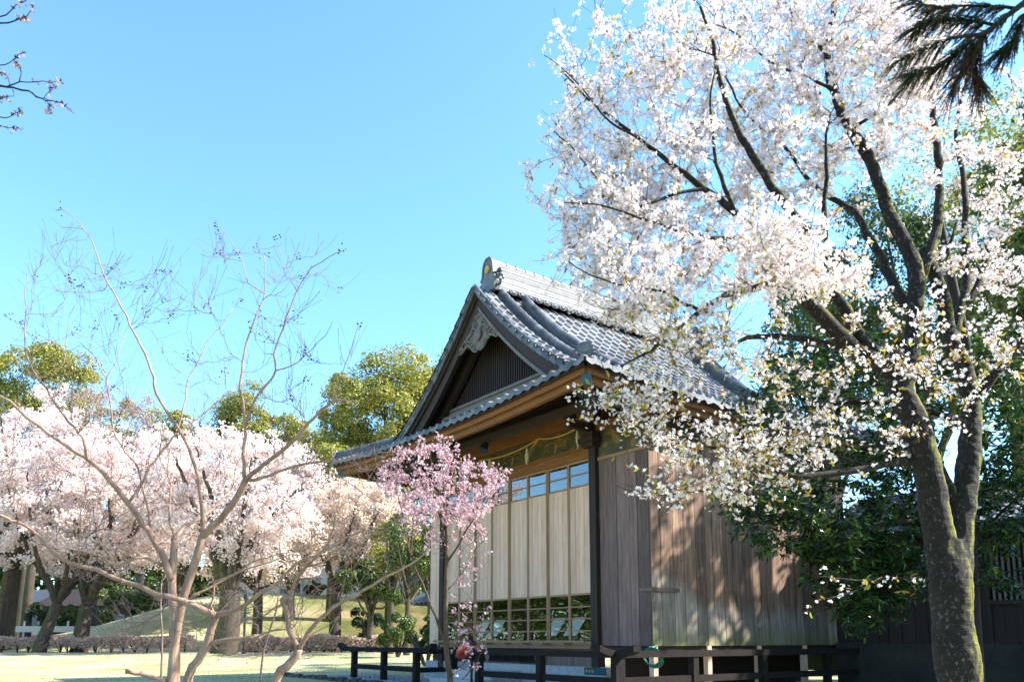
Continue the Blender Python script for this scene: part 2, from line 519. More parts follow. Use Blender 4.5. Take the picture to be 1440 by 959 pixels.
M['blossom'] = leafy("white cherry petals", [(0.0, (0.78, 0.64, 0.66)), (0.3, (0.87, 0.79, 0.79)), (0.7, (0.90, 0.84, 0.83)), (1.0, (0.90, 0.87, 0.85))], 0.34, 0.7, 0.1)
M['far_blossom'] = leafy("pale pink cherry petals", [(0.0, (0.82, 0.62, 0.58)), (0.3, (0.90, 0.78, 0.74)), (1.0, (0.92, 0.86, 0.83))], 0.48, 0.8, 0.1)
M['warm_blossom'] = leafy("cream blossom with bronze leaves", [(0.0, (0.62, 0.40, 0.10)), (0.12, (0.74, 0.55, 0.20)), (0.15, (0.90, 0.77, 0.70)), (1.0, (0.92, 0.85, 0.79))], 0.5, 0.8, 0.1)
M['bud'] = leafy("brown pink buds", [(0.0, (0.30, 0.19, 0.15)), (0.6, (0.46, 0.31, 0.27)), (1.0, (0.70, 0.55, 0.52))], 0.3, 0.8, 0.1)
M['pink'] = leafy("deep pink petals", [(0.0, (0.42, 0.19, 0.24)), (0.3, (0.60, 0.38, 0.43)), (0.75, (0.71, 0.53, 0.56)), (1.0, (0.80, 0.68, 0.69))], 0.35, 0.7, 0.1)
M['bronze_leaf'] = leafy("bronze young leaves", [(0.0, (0.30, 0.14, 0.03)), (0.4, (0.42, 0.27, 0.05)), (0.75, (0.46, 0.40, 0.07)), (1.0, (0.28, 0.34, 0.06))], 0.45, 0.45, 0.3)
M['glossy_leaf'] = leafy("glossy dark leaves", [(0.0, (0.006, 0.024, 0.006)), (0.5, (0.014, 0.055, 0.010)), (0.85, (0.04, 0.10, 0.012)), (1.0, (0.13, 0.17, 0.02))], 0.25, 0.26, 0.5)
M['camphor_leaf'] = leafy("yellow green camphor leaves", [(0.0, (0.10, 0.13, 0.015)), (0.45, (0.25, 0.26, 0.035)), (0.8, (0.38, 0.35, 0.06)), (1.0, (0.45, 0.34, 0.08))], 0.38, 0.4, 0.4)
M['green_leaf'] = leafy("mid green leaves", [(0.0, (0.022, 0.05, 0.008)), (0.6, (0.06, 0.105, 0.014)), (1.0, (0.17, 0.19, 0.03))], 0.3, 0.4, 0.4)
M['dark_leaf'] = leafy("dark shrub leaves", [(0.0, (0.01, 0.028, 0.012)), (1.0, (0.035, 0.07, 0.02))], 0.2, 0.5, 0.3)
M['hedge_leaf'] = leafy("dry hedge twigs", [(0.0, (0.52, 0.37, 0.29)), (0.6, (0.76, 0.58, 0.48)), (1.0, (0.80, 0.68, 0.54))], 0.45, 0.8, 0.1)
M['cedar'] = leafy("cedar needles", [(0.0, (0.012, 0.03, 0.01)), (0.6, (0.03, 0.06, 0.014)), (1.0, (0.11, 0.13, 0.025))], 0.25, 0.5, 0.3)
M['dead_needle'] = leafy("dead cedar needles", [(0.0, (0.06, 0.028, 0.015)), (1.0, (0.20, 0.11, 0.06))], 0.25, 0.7, 0.2)
M['grass'] = leafy("short grass blades", [(0.0, (0.26, 0.27, 0.11)), (0.5, (0.45, 0.43, 0.24)), (1.0, (0.56, 0.50, 0.33))], 0.35, 0.8, 0.1)

M['cherry_bark'] = bark("mossy cherry bark", (0.005, 0.0035, 0.003), (0.024, 0.018, 0.015), moss=(0.17, 0.165, 0.012), moss_dir=(0.92, -0.2, 0.15), ring=True, moss_lo=0.615)
M['twig'] = bark("dark cherry twigs", (0.010, 0.006, 0.005), (0.04, 0.026, 0.021), bump=0.2)
M['myrtle_bark'] = bark("smooth pinkish tan bark", (0.21, 0.122, 0.082), (0.48, 0.33, 0.25), scale=(7, 7, 1.6), bump=0.35)
M['myrtle_twig'] = bark("thin grey brown twigs", (0.12, 0.075, 0.068), (0.26, 0.18, 0.16), bump=0.1)
M['far_bark'] = bark("grey brown bark with moss", (0.025, 0.018, 0.013), (0.095, 0.07, 0.05), moss=(0.11, 0.105, 0.03), moss_dir=(-0.5, -0.6, 0.3), scale=(4, 4, 1.2), moss_lo=0.62)
M['pink_bark'] = bark("dark olive bark", (0.03, 0.02, 0.014), (0.12, 0.085, 0.05), scale=(14, 14, 5), bump=0.3)

# ------------------------------------------------------------------ terrain
def sstep(a, b, x):
    t = np.clip((x - a) / (b - a), 0, 1)
    return t * t * (3 - 2 * t)


def gz(x, y):
    x = np.asarray(x, float); y = np.asarray(y, float)
    z = 0.36 * sstep(24, 41, y)
    z = z + 3.5 * sstep(45.5, 60, y) * sstep(-34, -20, x) * (1 - sstep(-2, 14, x)) * (1 - 0.25 * sstep(-16, -4, x))
    z = z + 0.6 * sstep(44, 54, y)
    return z


def sheet(name, xs, ys, m, dz=0.0, zfun=gz):
    X, Y = np.meshgrid(xs, ys)
    Z = zfun(X, Y) + dz
    V = np.stack([X, Y, Z], -1).reshape(-1, 3)
    i = np.arange(len(xs) * len(ys)).reshape(len(ys), len(xs))
    Q = np.stack([i[:-1, :-1], i[:-1, 1:], i[1:, 1:], i[1:, :-1]], -1).reshape(-1, 4)
    return raw_mesh(name, V, [Q], m, smooth=True)


t = np.linspace(-1, 1, 161)
xs = np.sinh(t * 4.2) / np.sinh(4.2) * 900 - 6
ys = np.concatenate([np.linspace(-60, 10, 15), np.linspace(11, 90, 130), np.geomspace(92, 1600, 25)])
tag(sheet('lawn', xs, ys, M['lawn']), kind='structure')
tag(sheet('path', np.linspace(-70, 6, 60), np.linspace(41.3, 43.4, 4), M['path'], 0.012), kind='structure')

# blades of grass over the part of the lawn the camera sees
n = 70000
gx = rng.uniform(-20, -1, n); gy = rng.uniform(17.5, 40, n)
keep = (np.abs(gx) < gy * 0.66)
gx, gy = gx[keep], gy[keep]; n = len(gx)
g0 = np.stack([gx, gy, gz(gx, gy)], -1)
an = rng.uniform(0, 2 * np.pi, n); w = rng.uniform(0.004, 0.009, n)[:, None]; h = rng.uniform(0.015, 0.045, n)
sd = np.stack([np.cos(an), np.sin(an), 0 * an], -1) * w
tip = g0 + np.stack([rng.normal(0, 0.015, n), rng.normal(0, 0.015, n), h], -1)
V = np.stack([g0 - sd, g0 + sd, tip], 1).reshape(-1, 3)
tag(raw_mesh('grass', V, [np.arange(3 * n).reshape(-1, 3)], M['grass']), kind='stuff')


# fallen petals on the lawn
n = 5000
fx_ = rng.uniform(-20, 3, n); fy_ = 18 + 24 * rng.uniform(0, 1, n) ** .8
k4 = np.array([(-1, -.6, 0), (1, -.7, .2), (.9, .7, .1), (-1, .6, .3)])
V = np.stack([fx_, fy_, gz(fx_, fy_) + .035], -1)[:, None, :] + k4[None] * rng.uniform(.008, .02, (n, 1, 1))
tag(raw_mesh('petals', V.reshape(-1, 3), [np.arange(4 * n).reshape(-1, 4)], M['blossom']), kind='stuff')

# ------------------------------------------------------------------ the hall
XL, XR, YF, YR = -8.6, 2.25, -2.25, 9.0
XC = (XL + XR) / 2
HW = (XR - XL) / 2
W = -6.08
ZT = 9.66


def prof(o):
    return ZT - 1.118 * o + 0.0745 * o * o


def lift(dx, dy):
    return 0.19 * np.clip(1 - np.hypot(dx, dy) / 4.2, 0, 1) ** 1.6


def roofz(x, y, main):
    dx = np.minimum(x - XL, XR - x); dy = np.minimum(y - YF, YR - y)
    d = dx if main else dy
    return prof(HW - d) + lift(np.maximum(dx, 0), np.maximum(dy, 0))


hall, HO = lthing('shrine_hall', -3.1, 3.4, 'wooden shrine hall with grey tiled hip-and-gable roof and pale boarded doors', 'hall')


def H():
    return MB(HO)


def tiles(side):
    """one roof slope of overlapping wavy tiles"""
    mb = H()
    us = np.array([0, .2, .42, .6, .68, .78, .9, 1.0])
    hp = np.array([-.012, -.020, -.016, -.006, .030, .048, .030, -.004])
    main = side in 'LR'
    if main:
        q0, q1 = YF, YR
    else:
        q0, q1 = XL, XR
    ncol = int(round((q1 - q0) / 0.292)); w = (q1 - q0) / ncol
    cs = 0.245
    dmax = HW - 0.05 if main else 2.02
    K = len(us)
    for j in range(ncol):
        qa = q0 + j * w
        qm = qa + w / 2
        de = min(qm - q0, q1 - qm)
        lim = dmax
        if main:
            if de < 1.25: lim = de
        else:
            lim = min(dmax, de)
        nc = int(math.ceil(lim / cs))
        for i in range(max(nc, 1)):
            d0 = i * cs - 0.0; d1 = d0 + cs * 1.04
            if main: d1 = min(d1, HW)
            jit = rng.normal(0, 0.003)
            q = qa + us * w
            rows = []
            for d, rz in ((d0 - 0.03, 0.0 if i else -0.075), (d0 - 0.03, 0.062 + jit), (d0 + cs * 0.5, 0.034 + jit), (d1, 0.004)):
                dd = np.full(K, d)
                if side == 'R': x, y = XR - dd, q
                elif side == 'L': x, y = XL + dd, q[::-1]
                elif side == 'F': x, y = q, YF + dd
                else: x, y = q[::-1], YR - dd
                z = roofz(x, y, main)
                hh = hp if side in 'RF' else hp[::-1] * 1.0
                hh = hp
                zz = z + rz + hh
                if rz == -0.075: zz = z - 0.02 - 0.045 * (0.5 + 0.5 * np.cos(2 * np.pi * (us - .42)))
                rows.append(np.stack([x, y, zz], -1))
            V = np.vstack(rows)
            Q = []
            for r in range(3):
                for k in range(K - 1):
                    a = r * K + k
                    Q.append((a, a + 1, a + K + 1, a + K))
            mb.add(V, Q)
    return mb.build('roof_tiles', M['tile'], hall)


for s_ in 'RLFB': tiles(s_)


def slab_under(side):
    """boarding below the tiles, with thickness"""
    mb = H()
    main = side in 'LR'
    q0, q1 = (YF, YR) if main else (XL, XR)
    ds = np.array([0.03, .3, .6, 1.0, 1.5, 2.02] + ([2.6, 3.3, 4.0, 4.7, HW] if main else []))
    qs = np.linspace(0, 1, 41)
    G = []
    for d in ds:
        if main:
            ins = min(d, 1.22)
        else:
            ins = d
        q = q0 + 0.03 + ins + (q1 - q0 - 0.06 - 2 * ins) * qs
        dd = np.full(len(qs), d)
        if side == 'R': x, y = XR - dd, q
        elif side == 'L': x, y = XL + dd, q
        elif side == 'F': x, y = q, YF + dd
        else: x, y = q, YR - dd
        G.append(np.stack([x, y, roofz(x, y, main)], -1))
    G = np.array(G)
    n0, n1 = G.shape[:2]
    top = G - np.array([0, 0, 0.03]); bot = G - np.array([0, 0, 0.10])
    i = np.arange(n0 * n1).reshape(n0, n1)
    Q = np.stack([i[:-1, :-1], i[:-1, 1:], i[1:, 1:], i[1:, :-1]], -1).reshape(-1, 4)
    Vn = n0 * n1
    ring = list(i[0, :]) + list(i[1:, -1]) + list(i[-1, -2::-1]) + list(i[-2:0:-1, 0])
    S = [(ring[k], ring[(k + 1) % len(ring)], ring[(k + 1) % len(ring)] + Vn, ring[k] + Vn) for k in range(len(ring))]
    mb.add(np.vstack([top.reshape(-1, 3), bot.reshape(-1, 3)]), np.vstack([Q, Q + Vn, np.array(S)]))
    mb.build('roof_boarding', M['dark_wood'], hall)


for s_ in 'RLFB': slab_under(s_)


def eave_run(side, dins, z0, z1, w, name, mm):
    """a beam following the curved eave"""
    main = side in 'LR'
    q0, q1 = (YF, YR) if main else (XL, XR)
    q = np.linspace(q0 + dins, q1 - dins, 36)
    dd = np.full(len(q), dins)
    if side == 'R': x, y, nrm = XR - dd, q, (-1, 0)
    elif side == 'L': x, y, nrm = XL + dd, q, (1, 0)
    elif side == 'F': x, y, nrm = q, YF + dd, (0, 1)
    else: x, y, nrm = q, YR - dd, (0, -1)
    z = roofz(x, y, main)
    a = np.stack([x, y, z], -1); b = a + np.array([nrm[0] * w, nrm[1] * w, 0])
    V = np.vstack([a + [0, 0, z0], b + [0, 0, z0], b + [0, 0, z1], a + [0, 0, z1]])
    n = len(q); Q = []
    for k in range(n - 1):
        for r in range(4):
            s = (r + 1) % 4
            Q.append((r * n + k, r * n + k + 1, s * n + k + 1, s * n + k))
    Q += [(0, n, 2 * n, 3 * n), (n - 1, 4 * n - 1, 3 * n - 1, 2 * n - 1)]
    mb = H(); mb.add(V, Q); mb.build(name, mm, hall)


for s_ in 'FRLB':
    eave_run(s_, 0.10, -0.22, -0.102, 0.06, 'eave_board', M['orange_wood'])
    eave_run(s_, 0.19, -0.37, -0.222, 0.10, 'eave_beam', M['orange_wood'])

# rafters under the front and right eaves
def rafter(p, q):
    mb = H(); mb.bar(p, q, 0.085, 0.10, m=0)
    mb.bar(np.array(p) + (np.array(p) - np.array(q)) * 0.004, np.array(p) + (np.array(p) - np.array(q)) * 0.012, 0.075, 0.09, m=1)
    mb.build('rafter', [M['dark_wood'], M['grey_wood']], hall)


for x in np.arange(XL + 0.9, XR - 0.6, 0.46):
    p = (x, YF + 0.33, float(roofz(np.array(x), np.array(YF + 0.33), False)) - 0.30)
    rafter(p, (x, -0.1, p[2] + 0.62))
for y in np.arange(YF + 0.9, YR - 0.8, 0.46):
    p = (XR - 0.33, y, float(roofz(np.array(XR - 0.33), np.array(y), True)) - 0.30)
    rafter(p, (0.1, y, p[2] + 0.62))
# corner rafters with dark metal caps
for sx_, sy_ in ((1, -1), (-1, -1), (1, 1), (-1, 1)):
    cx = XR if sx_ > 0 else XL; cy = YF if sy_ < 0 else YR
    a = np.array([cx - sx_ * 0.28, cy - sy_ * 0.28, 5.72]); b = np.array([cx - sx_ * 2.2, cy - sy_ * 2.2, 6.25])
    mb = H(); mb.bar(a, b, 0.16, 0.2)
    cr = mb.build('corner_rafter', M['orange_wood'], hall)
    mb = H(); d = (a - b) / np.linalg.norm(a - b); mb.bar(a + d * 0.005, a + d * 0.17, 0.18, 0.22)
    mb.build('end_cap', M['teal'], cr)

# ---- ridges
def ridge_sweep(pts, layers, wid, hgt, name, parent, cap_r=0.085, end=True, cap_gap=0.24):
    """stacked flat tiles with a beaded row of round cap tiles"""
    P = np.array(pts, float)
    seg = np.linalg.norm(np.diff(P, axis=0), axis=1); s = np.concatenate([[0], np.cumsum(seg)])
    mb = H()
    def samp(t):
        return np.array([np.interp(t, s, P[:, k]) for k in range(3)]).T
    n = max(6, int(s[-1] / 0.25)); tt = np.linspace(0, s[-1], n); Q0 = samp(tt)
    for l in range(layers):
        z0 = hgt * l / layers; z1 = hgt * (l + 1) / layers - 0.012
        ww = wid * (1.0 - 0.28 * l / layers) + (0.012 if l % 2 else 0)
        T = np.gradient(Q0, axis=0); T /= np.linalg.norm(T, axis=1, keepdims=True)
        S = np.cross(T, [0, 0, 1]); S /= np.linalg.norm(S, axis=1, keepdims=True); S *= ww / 2
        V = np.vstack([Q0 - S + [0, 0, z0], Q0 + S + [0, 0, z0], Q0 + S + [0, 0, z1], Q0 - S + [0, 0, z1]])
        F = []
        for k in range(n - 1):
            for r in range(4):
                r2 = (r + 1) % 4
                F.append((r * n + k, r * n + k + 1, r2 * n + k + 1, r2 * n + k))
        F += [(0, n, 2 * n, 3 * n), (n - 1, 4 * n - 1, 3 * n - 1, 2 * n - 1)]
        mb.add(V, F)
        core = ww * 0.35
    V = np.vstack([Q0 - S * .8, Q0 + S * .8, Q0 + S * .8 + [0, 0, hgt - .02], Q0 - S * .8 + [0, 0, hgt - .02]])
    mb.add(V, F)
    nt_ = int(s[-1] / cap_gap)
    for k in range(nt_):
        a = samp(np.array([k * s[-1] / nt_]))[0]; b = samp(np.array([(k + 1.12) * s[-1] / nt_]))[0]
        zz = np.array([0, 0, hgt + cap_r * 0.25])
        mb.tube([a + zz, a + (b - a) * .1 + zz, b + zz], [cap_r * 1.12, cap_r * 1.1, cap_r * 0.93], 10)
    o = mb.build(name, M['tile'], parent)
    return o, Q0


def end_tile(name, c, ax, ay, rad, parent):
    """round end plaque with a rim and side curls"""
    mb = H()
    k = [(math.cos(a) * rad, math.sin(a) * rad) for a in np.linspace(0, 2 * np.pi, 20, endpoint=False)]
    mb.prism(k, c, ax, ay, 0.06)
    nz = np.cross(ax, ay)
    mb.prism([(x * .55, y * .55) for x, y in k], np.array(c) + nz * 0.062, ax, ay, 0.02)
    for sg in (-1, 1):
        sp = [np.array(c) + np.array(ax) * sg * (rad + .02 + .07 * math.cos(a) * (1 - a / 9)) + np.array(ay) * (-rad * .5 + .07 * math.sin(a) * (1 - a / 9)) + nz * .03 for a in np.linspace(0, 6, 14)]
        mb.tube(sp, 0.022, 6)
    return mb.build(name, M['tile'], parent)


ridge, _ = ridge_sweep([(XC, -0.42, ZT + 0.02), (XC, 7.2, ZT + 0.02)], 9, 0.42, 0.70, 'main_ridge', hall, 0.11, cap_gap=0.30)
# scalloped row below the main ridge
for sg in (-1, 1):
    mb = H()
    for y in np.arange(0.0, 6.9, 0.27):
        for k, rr in enumerate((0.12, 0.075)):
            th = np.linspace(np.pi, 2 * np.pi, 9)
            mb.tube([(XC + sg * (0.24 + 0.03 * k), y + rr * math.cos(a), ZT + 0.06 + rr * 0.8 * math.sin(a)) for a in th], 0.02, 5)
    mb.build('scallop_row', M['tile'], ridge)
# ridge-end plaques
for yy, sg in ((-0.46, -1), (7.24, 1)):
    mb = H()
    out_ = [(-.24, -.1), (-.30, .12), (-.25, .3), (-.22, .56), (-.17, .69), (-.08, .77), (.08, .77), (.17, .69), (.22, .56), (.25, .3), (.30, .12), (.24, -.1)]
    mb.prism(out_, (XC, yy, ZT + 0.08), (1, 0, 0), (0, 0, 1), 0.16 if sg < 0 else -0.16)
    for s2 in (-1, 1):
        for r0, ox, oz in ((.17, .36, .08), (.11, .33, .30)):
            sp = [(XC + s2 * (ox + r0 * (1 - a / 9.5) * math.cos(a)), yy - 0.06, ZT + 0.08 + oz + r0 * (1 - a / 9.5) * math.sin(a)) for a in np.linspace(0, 7.5, 20)]
            mb.tube(sp, 0.035, 6)
    rim = [(XC + x * .93, yy - 0.165, ZT + 0.08 + z) for x, z in out_[2:-2]]
    mb.tube(rim, 0.03, 6)
    # small arch above
    oni = mb.build('ridge_end_plaque', M['tile'], hall)
    mb = H()
    k = [(math.cos(a) * 0.095 * (1 + .07 * math.cos(a * 12)), math.sin(a) * 0.095 * (1 + .07 * math.cos(a * 12))) for a in np.linspace(0, 2 * np.pi, 72, endpoint=False)]
    mb.prism(k, (XC, yy - (0.165 if sg < 0 else -0.165), ZT + 0.55), (1, 0, 0), (0, 0, 1), 0.03 if sg < 0 else -0.03)
    for a in np.linspace(0, 2 * np.pi, 12, endpoint=False):
        mb.tube([(XC + .03 * math.cos(a), yy - (0.198 if sg < 0 else -.198), ZT + .55 + .03 * math.sin(a)), (XC + .082 * math.cos(a), yy - (.198 if sg < 0 else -.198), ZT + .55 + .082 * math.sin(a))], 0.009, 5)
    mb.build('gilt_crest', M['gold'], oni)


def slope_line(side, y, o0, o1, n=16):
    o = np.linspace(o0, o1, n)
    x = XC + o if side > 0 else XC - o
    return np.stack([x, np.full(n, y), prof(o) + 0.03], -1)


for side in (1, -1):
    for yb in (0, 1):
        ya = -0.30 if yb == 0 else 7.05
        yc = 0.24 if yb == 0 else 6.5
        o, q = ridge_sweep(slope_line(side, ya, 0.15, 3.62), 3, 0.24, 0.12, 'descending_ridge', hall, 0.085)
        e = q[-1]; end_tile('end_tile', e + np.array([side * 0.03, 0.0, 0.13]), (0, -1.0 * side, 0), (0, 0, 1), 0.13, o)
        o, q = ridge_sweep(slope_line(side, yc, 0.42, 3.95), 4, 0.26, 0.26, 'descending_ridge', hall, 0.085)
        e = q[-1]; end_tile('end_tile', e + np.array([side * 0.03, 0.0, 0.2]), (0, -1.0 * side, 0), (0, 0, 1), 0.15, o)
# hip ridges
for sx_ in (1, -1):
    for sy_ in (-1, 1):
        d = np.linspace(1.95, 0.12, 14)
        x = (XR - d) if sx_ > 0 else (XL + d); y = (YF + d) if sy_ < 0 else (YR - d)
        z = prof(HW - d) + lift(d, d) + 0.03
        o, q = ridge_sweep(np.stack([x, y, z], -1), 4, 0.24, 0.20, 'hip_ridge', hall, 0.08)
        ddir = np.array([sx_, sy_, 0]) / math.sqrt(2)
        sid = np.cross((0, 0, 1), ddir)
        end_tile('end_tile', q[-1] + ddir * 0.03 + np.array([0, 0, 0.16]), sid, (0, 0, 1), 0.14, o)

# ---- gables
def gable(yb, sg):
    """sg=-1 faces front"""
    yb0 = yb - sg * 0.0
    # edge tiles hanging over the bargeboards
    mb = H()
    for side in (1, -1):
        for i in range(int(4.4 / 0.24)):
            o0, o1 = 0.02 + i * 0.24, 0.02 + (i + 1) * 0.24 + 0.02
            x0, x1 = XC + side * o0, XC + side * o1
            z0, z1 = prof(o0), prof(o1)
            if HW - o1 < 1.0: break
            mb.bar((x0, yb + sg * 0.0, z0 + 0.0 - 0.02), (x1, yb + sg * 0.0, z1 + 0.0 - 0.045), 0.05, 0.15)
            mb.tube([(x0, yb + sg * .01, z0 + 0.06), (x1, yb + sg * .01, z1 + 0.035)], [0.036, .062], 8)
    mb.build('verge_tiles', M['tile'], hall)
    for side in (1, -1):
        o = np.linspace(0.0, 3.95, 22)
        x = XC + side * o
        z = prof(o)
        def layer(zo, zi, ya, yb_, nm, mm, par):
            n = len(o); mb = H()
            A = np.stack([x, np.full(n, ya), z + zo], -1); B = np.stack([x, np.full(n, ya), z + zi], -1)
            C = np.stack([x, np.full(n, yb_), z + zi], -1); D = np.stack([x, np.full(n, yb_), z + zo], -1)
            F = []
            for k in range(n - 1):
                for r in range(4):
                    r2 = (r + 1) % 4
                    F.append((r * n + k, r * n + k + 1, r2 * n + k + 1, r2 * n + k))
            F += [(0, n, 2 * n, 3 * n), (n - 1, 4 * n - 1, 3 * n - 1, 2 * n - 1)]
            mb.add(np.vstack([A, B, C, D]), F)
            return mb.build(nm, mm, par)
        bd = layer(-0.13, -0.56, yb - sg * 0.12, yb - sg * 0.22, 'bargeboard', M['barge_wood'], hall)
        layer(-0.12, -0.24, yb - sg * 0.05, yb - sg * 0.118, 'outer_trim', M['barge_wood'], bd)
        layer(-0.50, -0.60, yb - sg * 0.09, yb - sg * 0.119, 'lower_trim', M['grey_wood'] if side > 0 else M['barge_wood'], bd)
        layer(-0.12, -0.16, yb - sg * 0.221, yb - sg * 0.95, 'gable_soffit', M['dark_wood'], hall)
        # inner beams under the overhang
        layer(-0.30, -0.62, yb - sg * 0.50, yb - sg * 0.62, 'gable_beam', M['dark_wood'], hall)
    yw = yb - sg * 0.72
    # backing wall
    o = np.linspace(0, 3.1, 14)
    zz = prof(o) - 0.17
    poly = [(-a, b) for a, b in zip(o[::-1], zz[::-1])] + [(a, b) for a, b in zip(o[1:], zz[1:])] + [(3.1, 6.7), (-3.1, 6.7)]
    mb = H(); mb.prism(poly, (XC, yw - sg * 0.06, 0), (1, 0, 0), (0, 0, 1), 0.04)
    mb.build('gable_wall', M['dark_wood'], hall)
    mb = H()
    for q in np.arange(-2.7, 2.71, 0.092):
        zt = prof(abs(q)) - 0.62
        if zt > 7.14:
            mb.box(XC + q - 0.021, XC + q + 0.021, yw - 0.045, yw, 7.08, zt)
    for zb in np.arange(7.2, 9.0, 0.13):
        om = 0
        oo = np.linspace(0, 3.2, 200); ok = oo[prof(oo) - 0.62 > zb]
        if len(ok): mb.box(XC - ok[-1], XC + ok[-1], yw - 0.012 if sg > 0 else yw - 0.005, yw + 0.008, zb, zb + 0.03)
    mb.build('gable_lattice', M['dark_wood'], hall)
    mb = H()
    mb.box(XC - 3.05, XC + 3.05, min(yw + sg * 0.09, yw - sg * .055), max(yw + sg * 0.09, yw - sg * .055), 6.90, 7.08)
    mb.box(XC - 3.3, XC + 3.3, min(yw + sg * 0.22, yw - sg * .05), max(yw + sg * 0.22, yw - sg * .05), 6.80, 6.897)
    mb.box(XC - 3.0, XC + 3.0, min(yw + sg * 0.13, yw + sg * .092), max(yw + sg * 0.13, yw + sg * .092), 7.02, 7.09)
    mb.build('gable_sill', M['grey_wood'], hall)
    # carved pendant
    mb = H()
    zs = lambda z: 9.02 + (z - 9.02) * .78
    yp = yb - sg * 0.16
    body = [(0, 9.02), (.10, 8.90), (.20, 8.72), (.34, 8.52), (.55, 8.34), (.82, 8.10), (.88, 7.97), (.74, 7.95), (.58, 8.05), (.44, 8.10), (.34, 7.98), (.22, 7.82), (.1, 7.76), (0, 7.83)]
    body = [(a, zs(b)) for a, b in body]
    full = [(a, b) for a, b in body] + [(-a, b) for a, b in body[::-1][1:-1]]
    mb.prism(full[::-1], (XC, yp + sg * 0.0, 0), (1, 0, 0), (0, 0, 1), -sg * 0.03)
    yq = yp + sg * 0.05
    for s2 in (-1, 1):
        for (ox, oz, r0, a0, dirn) in ((.18, 8.42, .13, 0, 1), (.36, 8.26, .12, 2, -1), (.56, 8.16, .10, 1, 1), (.76, 8.03, .08, 3, -1), (.14, 8.68, .09, 1, -1), (.22, 7.98, .11, 4, 1), (.07, 8.86, .06, 0, 1), (.42, 8.05, .06, 2, 1)):
            sp = []
            for a in np.linspace(0, 7.5, 22):
                rr = r0 * (1 - a / 9)
                sp.append((XC + s2 * (ox + rr * math.cos(a0 + dirn * a)), yq + sg * 0.02 * math.sin(a), zs(oz) + rr * .85 * math.sin(a0 + dirn * a)))
            mb.tube(sp, np.linspace(0.032, 0.016, 22), 6)
        mb.tube([(XC + s2 * a, yq, b - 0.02) for a, b in body[:8]], 0.026, 6)
        mb.tube([(XC + s2 * a, yq, b) for a, b in body[7:]], 0.03, 6)
    th = np.linspace(0, 2 * np.pi, 15)
    mb.tube([(XC + .12 * math.cos(a), yq + sg * 0.03, zs(8.27) + .12 * math.sin(a)) for a in th], 0.04, 6)
    mb.tube([(XC, yq, zs(8.27)), (XC, yq + sg * .05, zs(8.27)), (XC, yq + sg * 0.08, zs(8.27))], [.11, .09, .03], 10)
    mb.build('carved_pendant', M['grey_wood'], hall)


gable(-1.0, -1)
gable(7.75, 1)

# ---- body
def boards(mb, a, b, z0, z1, w, th, ins, m=0, jit=0.004):
    """vertical boards from a to b (plan points), thickness inwards along ins"""
    a = np.array(a, float); b = np.array(b, float); L = np.linalg.norm(b - a); d = (b - a) / L
    n = max(1, int(round(L / w))); ins = np.array(ins, float)
    cuts = np.concatenate([[0], (np.arange(1, n) + rng.uniform(-.22, .22, n - 1)) / n, [1]]) * L
    for k in range(n):
        g_ = 0.007 if w > .2 else .004
        p = a + d * (cuts[k] + g_); q = a + d * (cuts[k + 1] - g_)
        j = -ins * (rng.uniform(0, jit))
        P = [p + j, q + j, q + ins * th, p + ins * th]
        mb.hexa([(*v, z0) for v in P] + [(*v, z1) for v in P], m)


# pillars
def pillar(x, y, z0, z1, w=0.2):
    mb = H(); mb.box(x - w / 2, x + w / 2, y - w / 2, y + w / 2, z0, z1)
    return mb.build('pillar', M['dark_wood'], hall)


for x in (0.0, W):
    pl = pillar(x, 0.0, 0.30, 6.05)
    for k, (w_, z0, z1) in enumerate(((.34, 5.10, 5.2), (.46, 5.2, 5.30), (.34, 5.30, 5.42))):
        mb = H(); mb.box(x - w_ / 2, x + w_ / 2, -w_ / 2 - .06, w_ / 2, z0, z1 - 0.003); mb.build('bracket_block', M['dark_wood'], pl)
    mb = H(); mb.bar((x, -0.75, 5.53), (x, -0.12, 5.53), .13, .17); mb.box(x - .1, x + .1, -.8, -.6, 5.62, 5.74); mb.build('bracket_arm', M['dark_wood'], pl)
pillar(0.0, 6.8, 0.3, 6.05); pillar(W, 6.8, 0.3, 6.05)

# door panels: eight tall boarded doors with glazing above and below
PW = (0 - 0.1 - (W + 0.1)) / 8.0
for k in range(8):
    x0 = W + 0.1 + k * PW; x1 = x0 + PW
    yo = 0.0 if k % 2 else 0.015
    mb = H()
    st = 0.046
    y0, y1 = -0.06 + yo, -0.015 + yo
    mb.box(x0, x0 + st, y0, y1, 0.93, 4.90, 1); mb.box(x1 - st, x1, y0, y1, 0.93, 4.90, 1)
    for z0, z1 in ((0.93, 1.02), (1.985, 2.025), (4.315, 4.355), (4.85, 4.90)):
        mb.box(x0 + st, x1 - st, y0 + .002, y1 - .002, z0, z1, 1)
    for zc in (1.235, 1.49, 1.74, 4.60):
        mb.box(x0 + st, x1 - st, y0 + 0.006, y1 - 0.008, zc - 0.014, zc + 0.014, 1)
    boards(mb, (x0 + st, y0 + 0.012), (x1 - st, y0 + 0.012), 2.025, 4.315, 0.165, 0.018, (0, 1), 0, 0.003)
    dp = mb.build('door_panel', [M['door_wood'], M['frame_wood']], hall)
    for z0, z1 in ((1.02, 1.985), (4.355, 4.85)):
        mb = H(); mb.box(x0 + st, x1 - st, y0 + 0.020, y0 + 0.025, z0, z1)
        mb.build('window_pane', M['glass'], dp)
mb = H(); mb.box(W + .1, -.1, -0.16, 0.12, 0.86, 0.928); mb.build('door_sill', M['frame_wood'], hall)
mb = H(); mb.box(W + .05, -.05, -0.35, -0.30, 0.985, 1.035)
for x in np.arange(W + .3, -0.1, 0.72): mb.box(x - .02, x + .02, -0.32, -0.1, 0.94, 0.99)
mb.build('hand_rail', M['frame_wood'], hall)
